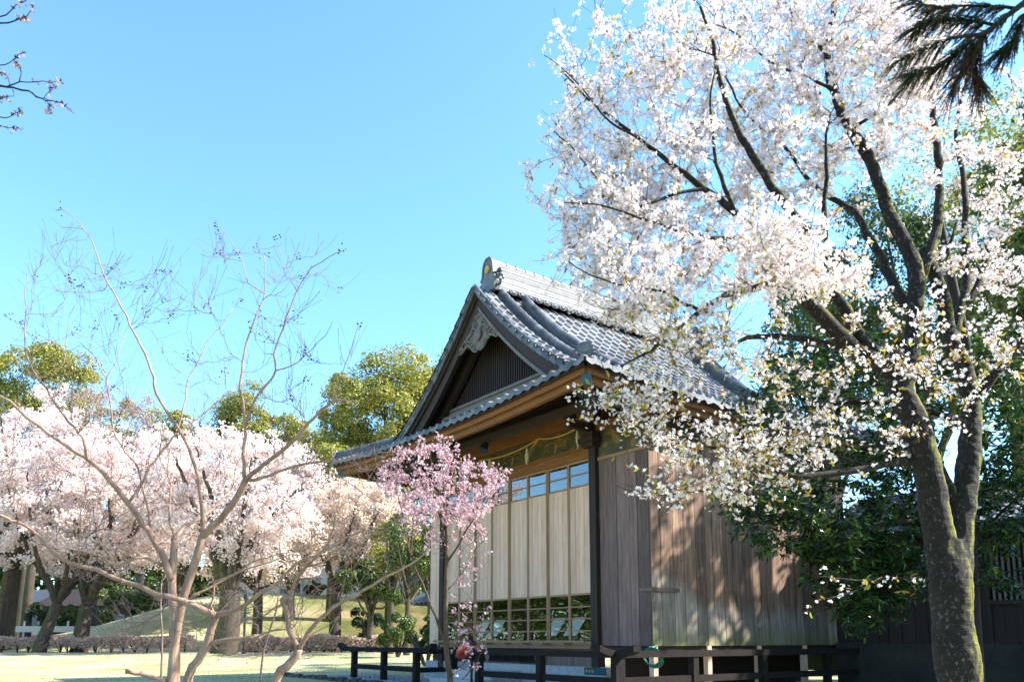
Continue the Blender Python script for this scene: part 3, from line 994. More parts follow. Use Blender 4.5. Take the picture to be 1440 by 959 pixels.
# head beams, frieze
mb = H(); mb.box(W + .1, -.1, -0.10, 0.10, 4.902, 5.10); mb.box(W + .1, -.1, -.13, .1, 5.103, 5.16); mb.build('head_beam', M['orange_wood'], hall)
mb = H(); mb.box(W + .1, -.1, -0.03, 0.03, 5.163, 5.66)
fz = mb.build('frieze_panel', M['frieze'], hall)
GILD = plain("faded gilding", (0.20, 0.115, 0.02), 0.5, 0.3)
for cx in (-1.25, -2.9, -4.6):
    mb = H()
    for s2 in (-1, 1):
        for r0, oz, ox in ((.22, .0, .16), (.15, .12, .36), (.12, -.1, .30)):
            sp = [(cx + s2 * (ox + r0 * (1 - a / 8) * math.cos(a + oz * 9)), -0.038, 5.41 + oz + .5 * r0 * (1 - a / 8) * math.sin(a + oz * 9)) for a in np.linspace(0, 6, 20)]
            mb.tube(sp, np.linspace(0.018, 0.007, 20), 5)
    mb.tube([(cx - .05, -.036, 5.2), (cx + .02, -.036, 5.4), (cx - .02, -.036, 5.62)], [.03, .045, .015], 6)
    mb.build('gilt_scrollwork', GILD, fz)
mb = H(); mb.box(W - .1, .1, -0.12, 0.12, 5.663, 6.04); mb.build('wall_plate', M['orange_wood'], hall)
mb = H(); mb.box(-.12, .12, .13, 6.7, 5.663, 6.04); mb.box(W - .12, W + .12, .13, 6.7, 5.663, 6.04); mb.build('side_wall_plate', M['orange_wood'], hall)
mb = H(); mb.box(W - 1.9, 1.9, -1.32, -1.18, 5.50, 5.66); mb.box(1.72, 1.86, -1.17, 8.0, 5.50, 5.66); mb.build('purlin', M['dark_wood'], hall)
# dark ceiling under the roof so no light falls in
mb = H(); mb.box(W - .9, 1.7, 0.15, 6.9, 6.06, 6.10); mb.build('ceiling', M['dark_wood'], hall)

# right wing: boards on the front and along the side
XS = 1.56
mb = H(); boards(mb, (0.105, 0.0), (XS - 0.03, 0.0), 0.93, 4.80, 0.29, 0.03, (0, 1), 0, 0.008)
mb.build('wing_boards', M['wing_wood'], hall)
mb = H(); mb.box(0.105, XS + .02, -.035, .06, 4.803, 4.87); mb.build('wing_head_rail', M['frame_wood'], hall)
mb = H(); mb.box(0.105, XS, 0.0, .05, 4.873, 5.45); mb.build('wing_frieze', M['frieze'], hall)
mb = H(); mb.box(0.1, XS + .08, -.06, .1, 5.453, 5.62); mb.build('wing_beam', M['orange_wood'], hall)
mb = H(); boards(mb, (XS, 0.0), (XS, 6.75), 0.93, 5.25, 0.30, 0.03, (-1, 0), 0, 0.005)
mb.build('side_wall', M['side_wood'], hall)
mb = H(); mb.box(XS - .03, XS + .03, 0.02, 6.8, 5.253, 5.50); mb.build('side_head_beam', M['dark_wood'], hall)
mb = H(); mb.box(1.25, XS + .025, -.028, -.003, 1.98, 2.05); mb.box(XS + .012, XS + .03, 0.0, 0.75, 1.98, 2.05); mb.build('corner_batten', M['wing_wood'], hall)
mb = H(); mb.box(0.1, XS - .04, 0.04, 6.7, 0.80, 0.925); mb.build('wing_floor', M['dark_wood'], hall)
# left wing
mb = H(); boards(mb, (W - .75, 0.02), (W - .105, 0.02), 0.9, 4.8, 0.3, 0.03, (0, 1)); boards(mb, (W - .75, 6.7), (W - .75, 0.02), 0.9, 5.2, 0.3, 0.03, (1, 0))
mb.build('left_wing_boards', M['door_wood'], hall)
mb = H(); boards(mb, (W - .75, 6.8), (XS, 6.8), 0.3, 5.6, 0.35, 0.03, (0, -1)); mb.build('rear_wall', M['side_wood'], hall)
# interior
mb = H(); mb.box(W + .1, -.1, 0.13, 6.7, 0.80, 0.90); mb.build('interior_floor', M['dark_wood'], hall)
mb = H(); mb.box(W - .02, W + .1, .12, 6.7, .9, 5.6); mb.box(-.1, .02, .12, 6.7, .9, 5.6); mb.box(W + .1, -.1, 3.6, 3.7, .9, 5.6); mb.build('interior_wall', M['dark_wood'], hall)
# base: vented boarding, stone footing and timber posts
mb = H(); boards(mb, (W, -0.02), (0.1, -0.02), 0.50, 0.858, 0.9, 0.03, (0, 1), 0, 0.0)
mb.build('base_boards', M['wing_wood'], hall)
for xa, xb in ((-5.9, -4.1), (-3.85, -2.1)):
    mb = H()
    for x in np.arange(xa, xb, 0.075): mb.box(x - .016, x + .016, -.05, -.023, .58, .80)
    mb.box(xa - .05, xb + .05, -.06, -.024, .80, .84); mb.box(xa - .05, xb + .05, -.06, -.024, .54, .58)
    mb.build('vent_grille', M['rail_wood'], hall)
mb = H(); mb.box(W - .8, 0.35, -.12, .2, 0.0, 0.32); mb.box(W - .8, .3, -.06, .15, .323, .495); mb.build('stone_footing', M['stone'], hall)
for y in (0.06, 1.62, 3.25, 4.9, 6.6):
    mb = H(); mb.box(XS - .12, XS + .0, y - .06, y + .06, 0.12, 0.925); mb.box(XS - .2, XS + .1, y - .14, y + .14, 0, .118, 1)
    mb.build('floor_post', [M['door_wood'], M['stone']], hall)
mb = H(); mb.box(0.25, 0.3, .3, 6.7, 0.0, 0.79); mb.build('crawl_space_wall', M['dark_wood'], hall)

# ------------------------------------------------------------------ railings
def rail_piece(mb, pts, w, h):
    P = np.array(pts, float)
    for a, b in zip(P[:-1], P[1:]):
        pass
    n = len(P); T = np.gradient(P, axis=0); T[:, 2] = 0
    T /= np.linalg.norm(T, axis=1, keepdims=True); S = np.cross(T, [0, 0, 1]) * w / 2
    hh = np.array([0, 0, h])
    V = np.vstack([P - S, P + S, P + S + hh, P - S + hh]); F = []
    for k in range(n - 1):
        for r in range(4):
            r2 = (r + 1) % 4
            F.append((r * n + k, r * n + k + 1, r2 * n + k + 1, r2 * n + k))
    F += [(0, n, 2 * n, 3 * n), (n - 1, 4 * n - 1, 3 * n - 1, 2 * n - 1)]
    mb.add(V, F)


def railing(label, posts, tipA, tipB, curlA, curlB, off):
    """posts: plan points on a straight line; tips: plan ends of the top rail"""
    root, o = lthing('railing', off[0], off[1], label, 'railing', 'dark timber railings around the hall')
    A, B = np.array(tipA, float), np.array(tipB, float); L = np.linalg.norm(B - A); d = (B - A) / L
    s = np.concatenate([np.linspace(0, .55, 7), [L / 2], np.linspace(L - .55, L, 7)])
    z = np.full(len(s), 0.735)
    if curlA: z += 0.11 * np.clip(1 - s / .5, 0, 1) ** 1.7
    if curlB: z += 0.11 * np.clip(1 - (L - s) / .5, 0, 1) ** 1.7
    mb = MB(o); rail_piece(mb, [(*(A + d * q), zz) for q, zz in zip(s, z)], 0.17, 0.12); mb.build('top_rail', M['rail_wood'], root)
    P0, P1 = np.array(posts[0], float), np.array(posts[-1], float)
    mb = MB(o); rail_piece(mb, [(*P0, 0.27), (*P1, 0.27)], 0.07, 0.125); mb.build('lower_rail', M['rail_wood'], root)
    for p_ in posts:
        mb = MB(o); a = 0.07
        nrm = np.array([-d[1], d[0]])
        c = [np.array(p_) + d * i * a + nrm * j * a for i, j in ((-1, -1), (1, -1), (1, 1), (-1, 1))]
        mb.hexa([(*q, -0.02) for q in c] + [(*q, 0.737) for q in c]); mb.build('post', M['rail_wood'], root)
    return root


railing('dark railing left of the entrance, both rail ends turned up', [(-8.3, -1.5), (-6.55, -1.5), (-4.87, -1.5)], (-9.25, -1.5), (-4.05, -1.5), True, True, (-6.5, -1.5))
railing('dark railing below the boarded doors, between entrance and upturned corner', [(-2.15, -1.5), (-0.02, -1.5), (2.1, -1.5)], (-2.3, -1.5), (2.62, -1.5), False, True, (0, -1.5))
railing('long shaded railing running back beneath the dappled side wall', [(2.1, -1.42), (2.1, 0.5), (2.1, 2.6), (2.1, 4.85), (2.1, 7.15)], (2.1, -1.95), (2.1, 7.7), True, True, (2.1, 3))
railing('short railing piece behind the upturned end, joining the hall beside the entrance', [(-4.55, -0.5)], (-4.55, -1.35), (-4.55, -0.2), False, False, (-4.55, -0.8)) if False else None
root, o = lthing('railing', -4.85, -0.6, 'short dark railing return behind the pink cherry, beside the entrance', 'railing', 'dark timber railings around the hall')
mb = MB(o); rail_piece(mb, [(-4.87, -1.38, .70), (-4.87, -0.2, .70)], .12, .11); mb.build('top_rail', M['rail_wood'], root)
mb = MB(o); rail_piece(mb, [(-4.87, -1.38, .26), (-4.87, -0.3, .26)], .07, .12); mb.build('lower_rail', M['rail_wood'], root)
mb = MB(o); mb.box(-4.94, -4.80, -0.5, -0.36, 0, .70); mb.build('post', M['rail_wood'], root)

# entrance steps, gravel bed and edging stones
tag(MB((0, 0, 0)), None) if False else None
root, o = lthing('stone_steps', -3.4, -0.9, 'pale stone steps in the gap between the front railings', 'steps')
mb = MB(o); mb.box(-4.5, -2.4, -1.35, -.95, 0, .16); mb.build('lower_step', M['stone'], root)
mb = MB(o); mb.box(-4.4, -2.5, -.947, -.14, 0, .34); mb.build('upper_step', M['stone'], root)

gp = []
gxs = rng.uniform(-10, 3.0, 9000); gys = rng.uniform(-2.5, 0.0, 9000)
V, Q, k = [], [], 0
oct_ = np.array([(1, 0, 0), (0, 1, 0), (-1, 0, 0), (0, -1, 0), (0, 0, 1), (0, 0, -1)], float)
octf = np.array([(0, 1, 4), (1, 2, 4), (2, 3, 4), (3, 0, 4), (1, 0, 5), (2, 1, 5), (3, 2, 5), (0, 3, 5)])
sc = rng.uniform(.015, .035, (9000, 1)) * rng.uniform(.6, 1.2, (9000, 3))
cen = np.stack([L2W(a, b, 0.012) for a, b in zip(gxs, gys)])
V = (cen[:, None, :] + oct_[None] * sc[:, None, :]).reshape(-1, 3)
T = (octf[None] + 6 * np.arange(9000)[:, None, None]).reshape(-1, 3)
base = np.array([L2W(-10, -2.5, .006), L2W(3, -2.5, .006), L2W(3, -.1, .006), L2W(-10, -.1, .006)])
Vb = np.vstack([V, base])
tag(raw_mesh('gravel', Vb, [T, np.array([[len(V), len(V) + 1, len(V) + 2, len(V) + 3]])], M['pebble']), kind='stuff')
# shaded earth round the side of the hall and annex
Qs = np.array([L2W(3.0, -3.2, .008), L2W(12, -3.2, .008), L2W(12, 6.0, .008), L2W(3.0, 6.0, .008)])
tag(raw_mesh('bare_ground', np.vstack([Qs, Qs - [0, 0, .2]]), [np.array([[0, 1, 2, 3]])], M['soil']), kind='structure')
es = [(x, -2.55) for x in np.arange(-10.6, 2.6, 0.36)]
mb = MB()
for x, y in es:
    c = L2W(x + rng.uniform(-.03, .03), y + rng.uniform(-.03, .03))
    a = rng.uniform(.13, .18); b = rng.uniform(.07, .1); h = rng.uniform(.07, .13)
    d1 = EX * a; d2 = EY * b
    pts = [c - d1 - d2, c + d1 - d2, c + d1 + d2, c - d1 + d2]
    mb.hexa([p + [0, 0, -.02] for p in pts] + [c + (p - c) * .8 + [0, 0, h * rng.uniform(.8, 1.1)] for p in pts])
tag(mb.build('kerb', M['dark_stone']), kind='structure')

# ------------------------------------------------------------------ small things on and by the hall
# straw rope with tassels
root, o = lthing('straw_rope', -2.5, -0.25, 'thin golden straw rope looped in swags under the front eave', 'rope')
hooks = [(-0.05, 5.62), (-1.62, 5.60), (-3.95, 5.52), (-5.9, 5.55)]
pts = []
for (xa, za), (xb, zb) in zip(hooks[:-1], hooks[1:]):
    for q in np.linspace(0, 1, 12, endpoint=False):
        pts.append((xa + (xb - xa) * q, -0.25, za + (zb - za) * q - 0.42 * q * (1 - q)))
pts.append((hooks[-1][0], -0.25, hooks[-1][1]))
mb = MB(o); mb.tube(pts, 0.017, 7)
for q in range(0, len(pts) - 1):
    a = np.array(pts[q]); b = np.array(pts[q + 1]); s = (b - a) / 4
    for r in range(4): mb.tube([a + s * r + [0, -.012, .012], a + s * (r + .8) + [0, -.012, -.012]], 0.008, 5)
mb.build('rope', M['straw'], root)
for xa, zt in ((-0.28, 5.50), (-2.07, 5.46), (-3.6, 5.47), (-5.2, 5.38)):
    mb = MB(o)
    for k in range(16):
        a = rng.uniform(0, 6.3); r = rng.uniform(0, .03)
        x0, y0 = xa + r * .4 * math.cos(a), -.25 + r * .4 * math.sin(a)
        L = rng.uniform(.22, .40)
        mb.tube([(x0, y0, zt), (xa + r * math.cos(a) * 1.3, -.25 + r * 1.3 * math.sin(a), zt - L * .5), (xa + r * math.cos(a) * 1.1 + rng.normal(0, .012), -.25 + r * math.sin(a), zt - L)], [.012, .016, .006], 5)
    mb.build('tassel', M['paper'], root)
for xa, za in hooks[1:3]:
    mb = MB(o)
    for k in range(3): mb.tube([(xa, -.25, za), (xa - .12 - .08 * k, -.27, za - .12 - .03 * k), (xa - .2 - .12 * k, -.26, za - .30 - .05 * k)], [.006, .006, .003], 5)
    mb.build('loose_strand', M['straw'], root)

root, o = lthing('spotlight', -2.36, -1.25, 'black cylindrical spotlight hanging under the front eave', 'spotlight')
mb = MB(o); c = np.array([-2.36, -1.25, 5.44]); d = np.array([0.25, -0.35, -0.9]); d /= np.linalg.norm(d)
mb.tube([c - d * .13, c - d * .10, c + d * .1, c + d * .13], [.06, .085, .09, .1], 16); mb.build('housing', M['black'], root)
mb = MB(o); mb.box(-2.40, -2.32, -1.29, -1.21, 5.5, 5.66); mb.tube([(-2.36, -1.25, 5.6), (-2.2, -1.2, 5.58), (-2.1, -1.22, 5.66)], .015, 6); mb.build('bracket', M['black'], root)
mb = MB(o); mb.tube([c + d * .128, c + d * .14], [.085, .085], 16); mb.build('lens', plain("lens glass", (.03, .05, .09), .1, .02), root)

# leaning information boards behind the glass
bl = ['leftmost leaning white information board behind the lower panes', 'leaning white board behind the panes, second from the left',
      'white board with a dark folder beside it, behind the right-hand panes', 'white board nearest the dark corner pillar, behind the glass']
for k, x in enumerate((-5.37, -4.72, -2.32, -1.62)):
    root, o = lthing('display_board', x, .7, bl[k], 'information board', 'boards standing behind the glass')
    mb = MB(o); w_ = .24; y0 = .62; y1 = .86
    mb.hexa([(x - w_, y0, 1.14), (x + w_, y0, 1.14), (x + w_, y0 + .012, 1.14), (x - w_, y0 + .012, 1.14), (x - w_ + .09, y1, 1.56), (x + w_ + .09, y1, 1.56), (x + w_ + .09, y1 + .012, 1.56), (x - w_ + .09, y1 + .012, 1.56)])
    pn = mb.build('panel', M['white_board'], root)
    mb = MB(o)
    mb.bar((x - w_, y0 - .003, 1.13), (x + w_, y0 - .003, 1.13), .025, .025); mb.bar((x - w_ + .09, y1 - .003, 1.57), (x + w_ + .09, y1 - .003, 1.57), .025, .025)
    mb.bar((x - w_, y0, 1.13), (x - w_ + .09, y1, 1.57), .02, .025); mb.bar((x + w_, y0, 1.13), (x + w_ + .09, y1, 1.57), .02, .025)
    mb.build('frame', M['dark_wood'], root)
    for lx in (-.18, .18):
        mb = MB(o); mb.bar((x + lx, .70, .9), (x + lx, .72, 1.2), .03, .03, up=(0, 1, 0)); mb.build('leg', M['dark_wood'], root)

# teal sign with gilt arrows on the footing
root, o = lthing('sign_board', .12, -.2, 'low teal sign with gold arrow marks on the base near the railing corner', 'sign')
mb = MB(o); mb.box(-.22, .42, -.20, -.17, .34, .49); mb.build('panel', M['teal'], root)
mb = MB(o); mb.box(-.22, .42, -.201, -.165, .31, .337); mb.build('lower_edge', M['white_paint'], root)
mb = MB(o)
for k in range(3):
    x = -.16 + k * .09
    mb.bar((x, -.203, .45), (x + .05, -.203, .415), .006, .014); mb.bar((x + .05, -.203, .415), (x, -.203, .38), .006, .014)
mb.bar((-.2, -.203, .415), (.1, -.203, .415), .006, .010)
mb.build('arrow_mark', M['gold'], root)
# red lacquered object on the railing end
root, o = lthing('paper_lantern', -2.52, -1.5, 'rounded red object with dark rims behind the lowest pink blossom', 'lantern')
ax = np.array([.62, 0, .30]); ax /= np.linalg.norm(ax)
cc = np.array([-2.52, -1.62, .83])
q = np.linspace(-1, 1, 15)
mb = MB(o); mb.tube([cc + ax * .33 * a for a in q], [0.015 + .125 * math.sqrt(max(0, 1 - a * a)) for a in q], 14); mb.build('lantern_body', M['red'], root, True)
mb = MB(o)
for sgn in (-1, 1): mb.tube([cc + ax * sgn * .30, cc + ax * sgn * .36], [.075, .06], 12)
mb.tube([cc + ax * .31 * a + np.array([-.05, .03, .10]) * (1 - a * a) for a in q], [0.01 + .085 * math.sqrt(max(0, 1 - a * a)) for a in q], 10)
mb.tube([cc + ax * .30 * a + np.array([.02, -.10, -.07]) * (1 - a * a) for a in q], [0.006 + .016 * math.sqrt(max(0, 1 - a * a)) for a in q], 8)
mb.build('dark_rim', M['black'], root, True)
mb = MB(o); mb.bar((-2.45, -1.5, 0.0), (-2.45, -1.5, .76), .04, .04, up=(0, 1, 0)); mb.build('stand', M['black'], root)
# green hose coil under the side railing
root, o = lthing('garden_hose', 1.72, -.25, 'green hose coil hanging at the corner under the side wall', 'hose')
mb = MB(o)
for k in range(5):
    th = np.linspace(0, 2 * np.pi, 25)
    mb.tube([(1.70 + .26 * math.cos(a), -.25 + .018 * k + .10 * math.sin(a * .5), .74 - .012 * k + .16 * math.sin(a)) for a in th], .016, 6)
mb.tube([(1.70, -.2, .9), (1.70, -.05, .93)], .02, 6)
mb.build('coil', M['green_net'], root)

# ------------------------------------------------------------------ annex on the right
ann, AO = lthing('annex_building', 5, 7.5, 'low dark boarded annex with concrete base behind the mossy cherry trunk', 'building')
def AB(): return MB(AO)
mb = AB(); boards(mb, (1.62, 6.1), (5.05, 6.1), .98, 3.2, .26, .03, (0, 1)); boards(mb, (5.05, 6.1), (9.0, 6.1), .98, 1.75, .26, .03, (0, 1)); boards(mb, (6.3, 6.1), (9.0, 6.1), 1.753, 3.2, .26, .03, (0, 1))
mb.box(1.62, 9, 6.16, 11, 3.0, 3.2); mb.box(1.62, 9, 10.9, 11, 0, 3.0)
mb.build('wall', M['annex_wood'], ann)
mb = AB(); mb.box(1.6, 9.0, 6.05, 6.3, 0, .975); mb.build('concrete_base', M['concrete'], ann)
mb = AB(); mb.box(5.0, 5.08, 6.04, 6.2, .975, 3.2); mb.box(6.25, 6.33, 6.04, 6.2, 1.75, 3.2); mb.box(5.08, 6.25, 6.03, 6.2, 1.75, 1.83); mb.box(5.08, 6.25, 6.03, 6.2, 3.03, 3.1)
for x in np.arange(5.16, 6.22, .105): mb.box(x - .022, x + .022, 6.06, 6.10, 1.83, 3.03, 1)
wf = mb.build('lattice_window', [M['dark_wood'], M['grey_wood']], ann)
mb = AB(); mb.box(5.08, 6.25, 6.15, 6.16, 1.83, 3.03); mb.build('window_pane', plain("dark pane", (.02, .025, .03), .15, .05), wf)
mb = AB()
wdt = .27; us = np.linspace(0, 1, 6)
for j in range(28):
    for i in range(12):
        q = 1.5 + (j + us) * wdt; d0, d1 = i * .2, i * .2 + .22
        hp = .03 * np.cos(2 * np.pi * (us - .9))
        rows = []
        for d, rz in ((d0, -.03), (d0, .04), (d1, .0)):
            rows.append(np.stack([q, np.full(6, 5.35 + d), 3.36 + .5 * d + hp + rz], -1))
        mb.add(np.vstack(rows), [(r * 6 + k, r * 6 + k + 1, r * 6 + 7 + k, r * 6 + 6 + k) for r in range(2) for k in range(5)])
mb.build('roof_tiles', M['tile'], ann)
mb = AB(); mb.hexa([(1.5, 5.38, 3.24), (9.05, 5.38, 3.24), (9.05, 11.2, 3.24), (1.5, 11.2, 3.24), (1.5, 5.38, 3.31), (9.05, 5.38, 3.31), (9.05, 8.0, 4.6), (1.5, 8.0, 4.6)]); mb.build('roof', M['dark_wood'], ann)
mb = AB(); mb.box(1.6, 1.62, 6.2, 10.9, 0, 3.2); mb.build('end_wall', M['annex_wood'], ann)
root, o = lthing('drain_pipe', 4.72, 6.0, 'thin grey vertical pipe on the annex wall beside the trunk', 'pipe')
mb = MB(o); mb.tube([(4.78, 5.98, 0), (4.78, 5.98, 3.1)], .045, 10); mb.build('pipe', M['pipe'], root)
mb = MB(o); mb.tube([(4.56, 6.0, .0), (4.56, 6.0, .92)], .022, 8); mb.build('conduit', M['pipe'], root)
root, o = lthing('alarm_box', 4.56, 6.0, 'small red box on the annex wall just right of the trunk', 'alarm box')
mb = MB(o); mb.box(4.47, 4.65, 5.93, 6.05, .93, 1.10); mb.build('body', M['red'], root)
mb = MB(o); mb.tube([(4.56, 5.932, 1.02), (4.56, 5.915, 1.02)], .03, 12); mb.build('button', M['black'], root)

# little lean-to beyond the left end of the hall
root = empty('shed', (-1.3, 25.2, 0), ANG, 'small cream walled shed with tiled roof behind the pink cherry', 'shed')
mb = MB(); mb.box(-1.1, 1.4, -.6, 2.0, 0, 2.15); mb.build('wall', M['plaster'], root)
mb = MB(); mb.box(-1.13, -1.0, -.64, -.5, 0, 2.2); mb.box(.2, .3, -.64, -.61, 0, 2.2); mb.box(-1.0, .2, -.63, -.605, 0, 1.0); mb.build('timber_frame', M['dark_wood'], root)
mb = MB()
for j in range(12):
    for i in range(8):
        q = -1.6 + (j + us) * wdt; d0, d1 = i * .2, i * .2 + .22
        hp = .03 * np.cos(2 * np.pi * (us - .9)); rows = []
        for d, rz in ((d0, -.03), (d0, .04), (d1, 0)): rows.append(np.stack([q, np.full(6, -1.1 + d), 2.22 + .45 * d + hp + rz], -1))
        mb.add(np.vstack(rows), [(r * 6 + k, r * 6 + k + 1, r * 6 + 7 + k, r * 6 + 6 + k) for r in range(2) for k in range(5)])
mb.build('roof_tiles', M['tile'], root)
mb = MB(); mb.hexa([(-1.6, -1.08, 2.12), (1.6, -1.08, 2.12), (1.6, 2.2, 2.12), (-1.6, 2.2, 2.12), (-1.6, -1.08, 2.17), (1.6, -1.08, 2.17), (1.6, .5, 2.86), (-1.6, .5, 2.86)]); mb.build('roof', M['dark_wood'], root)

# ------------------------------------------------------------------ tree tools
def smooth_path(P, step):
    P = np.asarray(P, float)
    if len(P) == 2:
        n = max(2, int(np.linalg.norm(P[1] - P[0]) / step) + 1)
        return P[0] + (P[1] - P[0]) * np.linspace(0, 1, n)[:, None]
    E = np.vstack([2 * P[0] - P[1], P, 2 * P[-1] - P[-2]])
    out = []
    for i in range(1, len(E) - 2):
        p0, p1, p2, p3 = E[i - 1:i + 3]
        n = max(2, int(np.linalg.norm(p2 - p1) / step))
        t = np.linspace(0, 1, n, endpoint=False)[:, None]
        out.append(.5 * (2 * p1 + (p2 - p0) * t + (2 * p0 - 5 * p1 + 4 * p2 - p3) * t ** 2 + (3 * p1 - p0 - 3 * p2 + p3) * t ** 3))
    out.append(P[-1:])
    return np.vstack(out)


class Skel:
    def __init__(self, step=0.10):
        self.step = step
        self.pos = np.zeros((0, 3)); self.tan = np.zeros((0, 3)); self.rad = np.zeros(0)
        self.limbs = []

    def _add(self, P, r):
        T = np.gradient(P, axis=0); T /= np.linalg.norm(T, axis=1, keepdims=True) + 1e-9
        self.pos = np.vstack([self.pos, P]); self.tan = np.vstack([self.tan, T]); self.rad = np.concatenate([self.rad, r])

    def limb(self, P, r0, r1, wob=0.0, grow=True):
        P = smooth_path(P, self.step)
        if wob: P[1:-1] += rng.normal(0, wob, (len(P) - 2, 3))
        k = len(P)
        r = r0 + (r1 - r0) * np.linspace(0, 1, k) ** .85
        self.limbs.append((P, r))
        if grow: self._add(P, r)
        return P

    def colonize(self, targets, tip=0.0025, grow=0.007, curl=.5, up=.15, maxlen=3.0, reuse=True):
        """grow a twig to every target from the best nearby node; returns list of (pts, radii)"""
        T = np.asarray(targets, float)
        d0 = np.array([np.min(np.linalg.norm(self.pos - t, axis=1)) for t in T])
        tw = []
        for i in np.argsort(d0):
            t = T[i]
            v = t - self.pos; L = np.linalg.norm(v, axis=1) + 1e-6
            c = (v * self.tan).sum(1) / L
            k = int(np.argmin(L * (1.45 - .6 * c) + 0.25 * (self.rad > .09)))
            l = L[k]
            if l > maxlen or l < 0.05: continue
            p0 = self.pos[k]; dr = v[k] / l
            m0 = (self.tan[k] * curl + dr * (1 - curl) + rng.normal(0, .18, 3)) * l
            m1 = (dr + np.array([0, 0, up]) + rng.normal(0, .25, 3)) * l
            n = 9
            s = np.linspace(0, 1, n)[:, None]
            P = (2 * s ** 3 - 3 * s ** 2 + 1) * p0 + (s ** 3 - 2 * s ** 2 + s) * m0 + (-2 * s ** 3 + 3 * s ** 2) * t + (s ** 3 - s ** 2) * m1
            P[1:-1] += rng.normal(0, .018 * min(l, 1.5), (n - 2, 3))
            r0 = min(.7 * self.rad[k], tip + grow * l)
            r = r0 + (tip - r0) * np.linspace(0, 1, n)
            tw.append((P, r))
            if reuse: self._add(P[2:], r[2:])
        return tw


def limbs_mesh(name, limbs, m, parent, n=10):
    mb = MB()
    for P, r in limbs:
        mb.tube(P, r, n)
    return mb.build(name, m, parent, True)


def twigs_mesh(name, tw, m, parent, n=4, side=0, side_len=(.08, .25), tip=.0016, stray=.5, lift_=0.0):
    P = np.stack([a for a, b in tw]); R = np.stack([b for a, b in tw])
    V, Q = tube_arrays(P, R, n)
    if side:
        Mx = len(P)
        idx = rng.integers(0, Mx, Mx * side); kk = rng.integers(3, P.shape[1], Mx * side)
        p0 = P[idx, kk]; tg = P[idx, kk] - P[idx, kk - 1]; tg /= np.linalg.norm(tg, axis=1, keepdims=True) + 1e-9
        dv = tg * .7 + rng.normal(0, stray, (len(idx), 3)) + np.array([0, 0, lift_]); dv /= np.linalg.norm(dv, axis=1, keepdims=True)
        L = rng.uniform(*side_len, len(idx))[:, None]
        S = np.stack([p0, p0 + dv * L * .5 + rng.normal(0, .01, p0.shape), p0 + dv * L + np.array([0, 0, .12]) * L], 1)
        r0 = np.minimum(R[idx, kk] * .8, .004 + 0 * R[idx, kk])
        RR = np.stack([r0, r0 * .7, np.full(len(idx), tip)], 1)
        V2, Q2 = tube_arrays(S, RR, 3)
        Q = np.vstack([Q, Q2 + len(V)]); V = np.vstack([V, V2])
        twigs_mesh.side = S
    return raw_mesh(name, V, [Q], m, parent, smooth=True)


def basis(nrm, spin):
    """frames whose z is nrm"""
    nrm = nrm / (np.linalg.norm(nrm, axis=1, keepdims=True) + 1e-9)
    ref = np.where(np.abs(nrm[:, 2:3]) < .9, np.array([[0, 0, 1.0]]), np.array([[1.0, 0, 0]]))
    a = np.cross(ref, nrm); a /= np.linalg.norm(a, axis=1, keepdims=True) + 1e-9
    b = np.cross(nrm, a)
    c, s = np.cos(spin)[:, None], np.sin(spin)[:, None]
    return np.stack([a * c + b * s, -a * s + b * c, nrm], 1)      # rows


def scatter(name, tv, tq, pos, fr, sc, m, parent):
    """tv (k,3) template, tq quads; fr (n,3,3) rows are axes"""
    tv = np.asarray(tv, float); tq = np.asarray(tq)
    sc = np.asarray(sc, float)
    if sc.ndim == 1: sc = sc[:, None, None]
    else: sc = sc[:, None, :]
    V = np.einsum('nkj,nji->nki', tv[None] * sc, fr) + pos[:, None, :]
    k = len(tv)
    Q = (tq[None] + k * np.arange(len(pos))[:, None, None]).reshape(-1, tq.shape[1])
    return raw_mesh(name, V.reshape(-1, 3), [Q], m, parent)


# flower of five cupped petals sharing their centre
fv = [(0, 0, 0)]; fq = []
for k in range(5):
    a = k * 2 * np.pi / 5
    for da, r, z in ((-.52, .72, .22), (0, 1.0, .34), (.52, .72, .22)):
        fv.append((r * math.cos(a + da), r * math.sin(a + da), z))
    fq.append((0, 1 + 3 * k, 2 + 3 * k, 3 + 3 * k))
FLOWER = (np.array(fv), np.array(fq))
# flat tuft of two crossing petals for far trees
TUFT = (np.array([(-.5, -.35, 0), (.5, -.4, .1), (.45, .4, 0), (-.5, .35, .12), (0, -.5, -.4), (.1, .5, -.35), (0, .45, .45), (-.05, -.45, .4)]), np.array([(0, 1, 2, 3), (4, 5, 6, 7)]))
# long leaf folded along its midrib
LEAF = (np.array([(0, 0, 0), (.35, .16, .06), (.75, .13, .03), (1, 0, -.10), (.75, -.13, .03), (.35, -.16, .06), (.4, 0, 0), (.75, 0, -.03)]),
        np.array([(0, 6, 1, 1), (6, 7, 2, 1), (7, 3, 2, 2), (0, 5, 6, 6), (5, 4, 7, 6), (4, 3, 7, 7)]))
LEAF_Q = np.array([(0, 5, 6, 1), (1, 6, 7, 2), (6, 5, 4, 7), (2, 7, 4, 3)])
LEAF = (LEAF[0], LEAF_Q)
# broad clump leaf for far crowns
BLADE = (np.array([(-.5, 0, 0), (0, -.28, .08), (.5, 0, -.04), (0, .28, .08)]), np.array([(0, 1, 2, 3)]))


def rand_dirs(n):
    v = rng.normal(0, 1, (n, 3)); return v / np.linalg.norm(v, axis=1, keepdims=True)


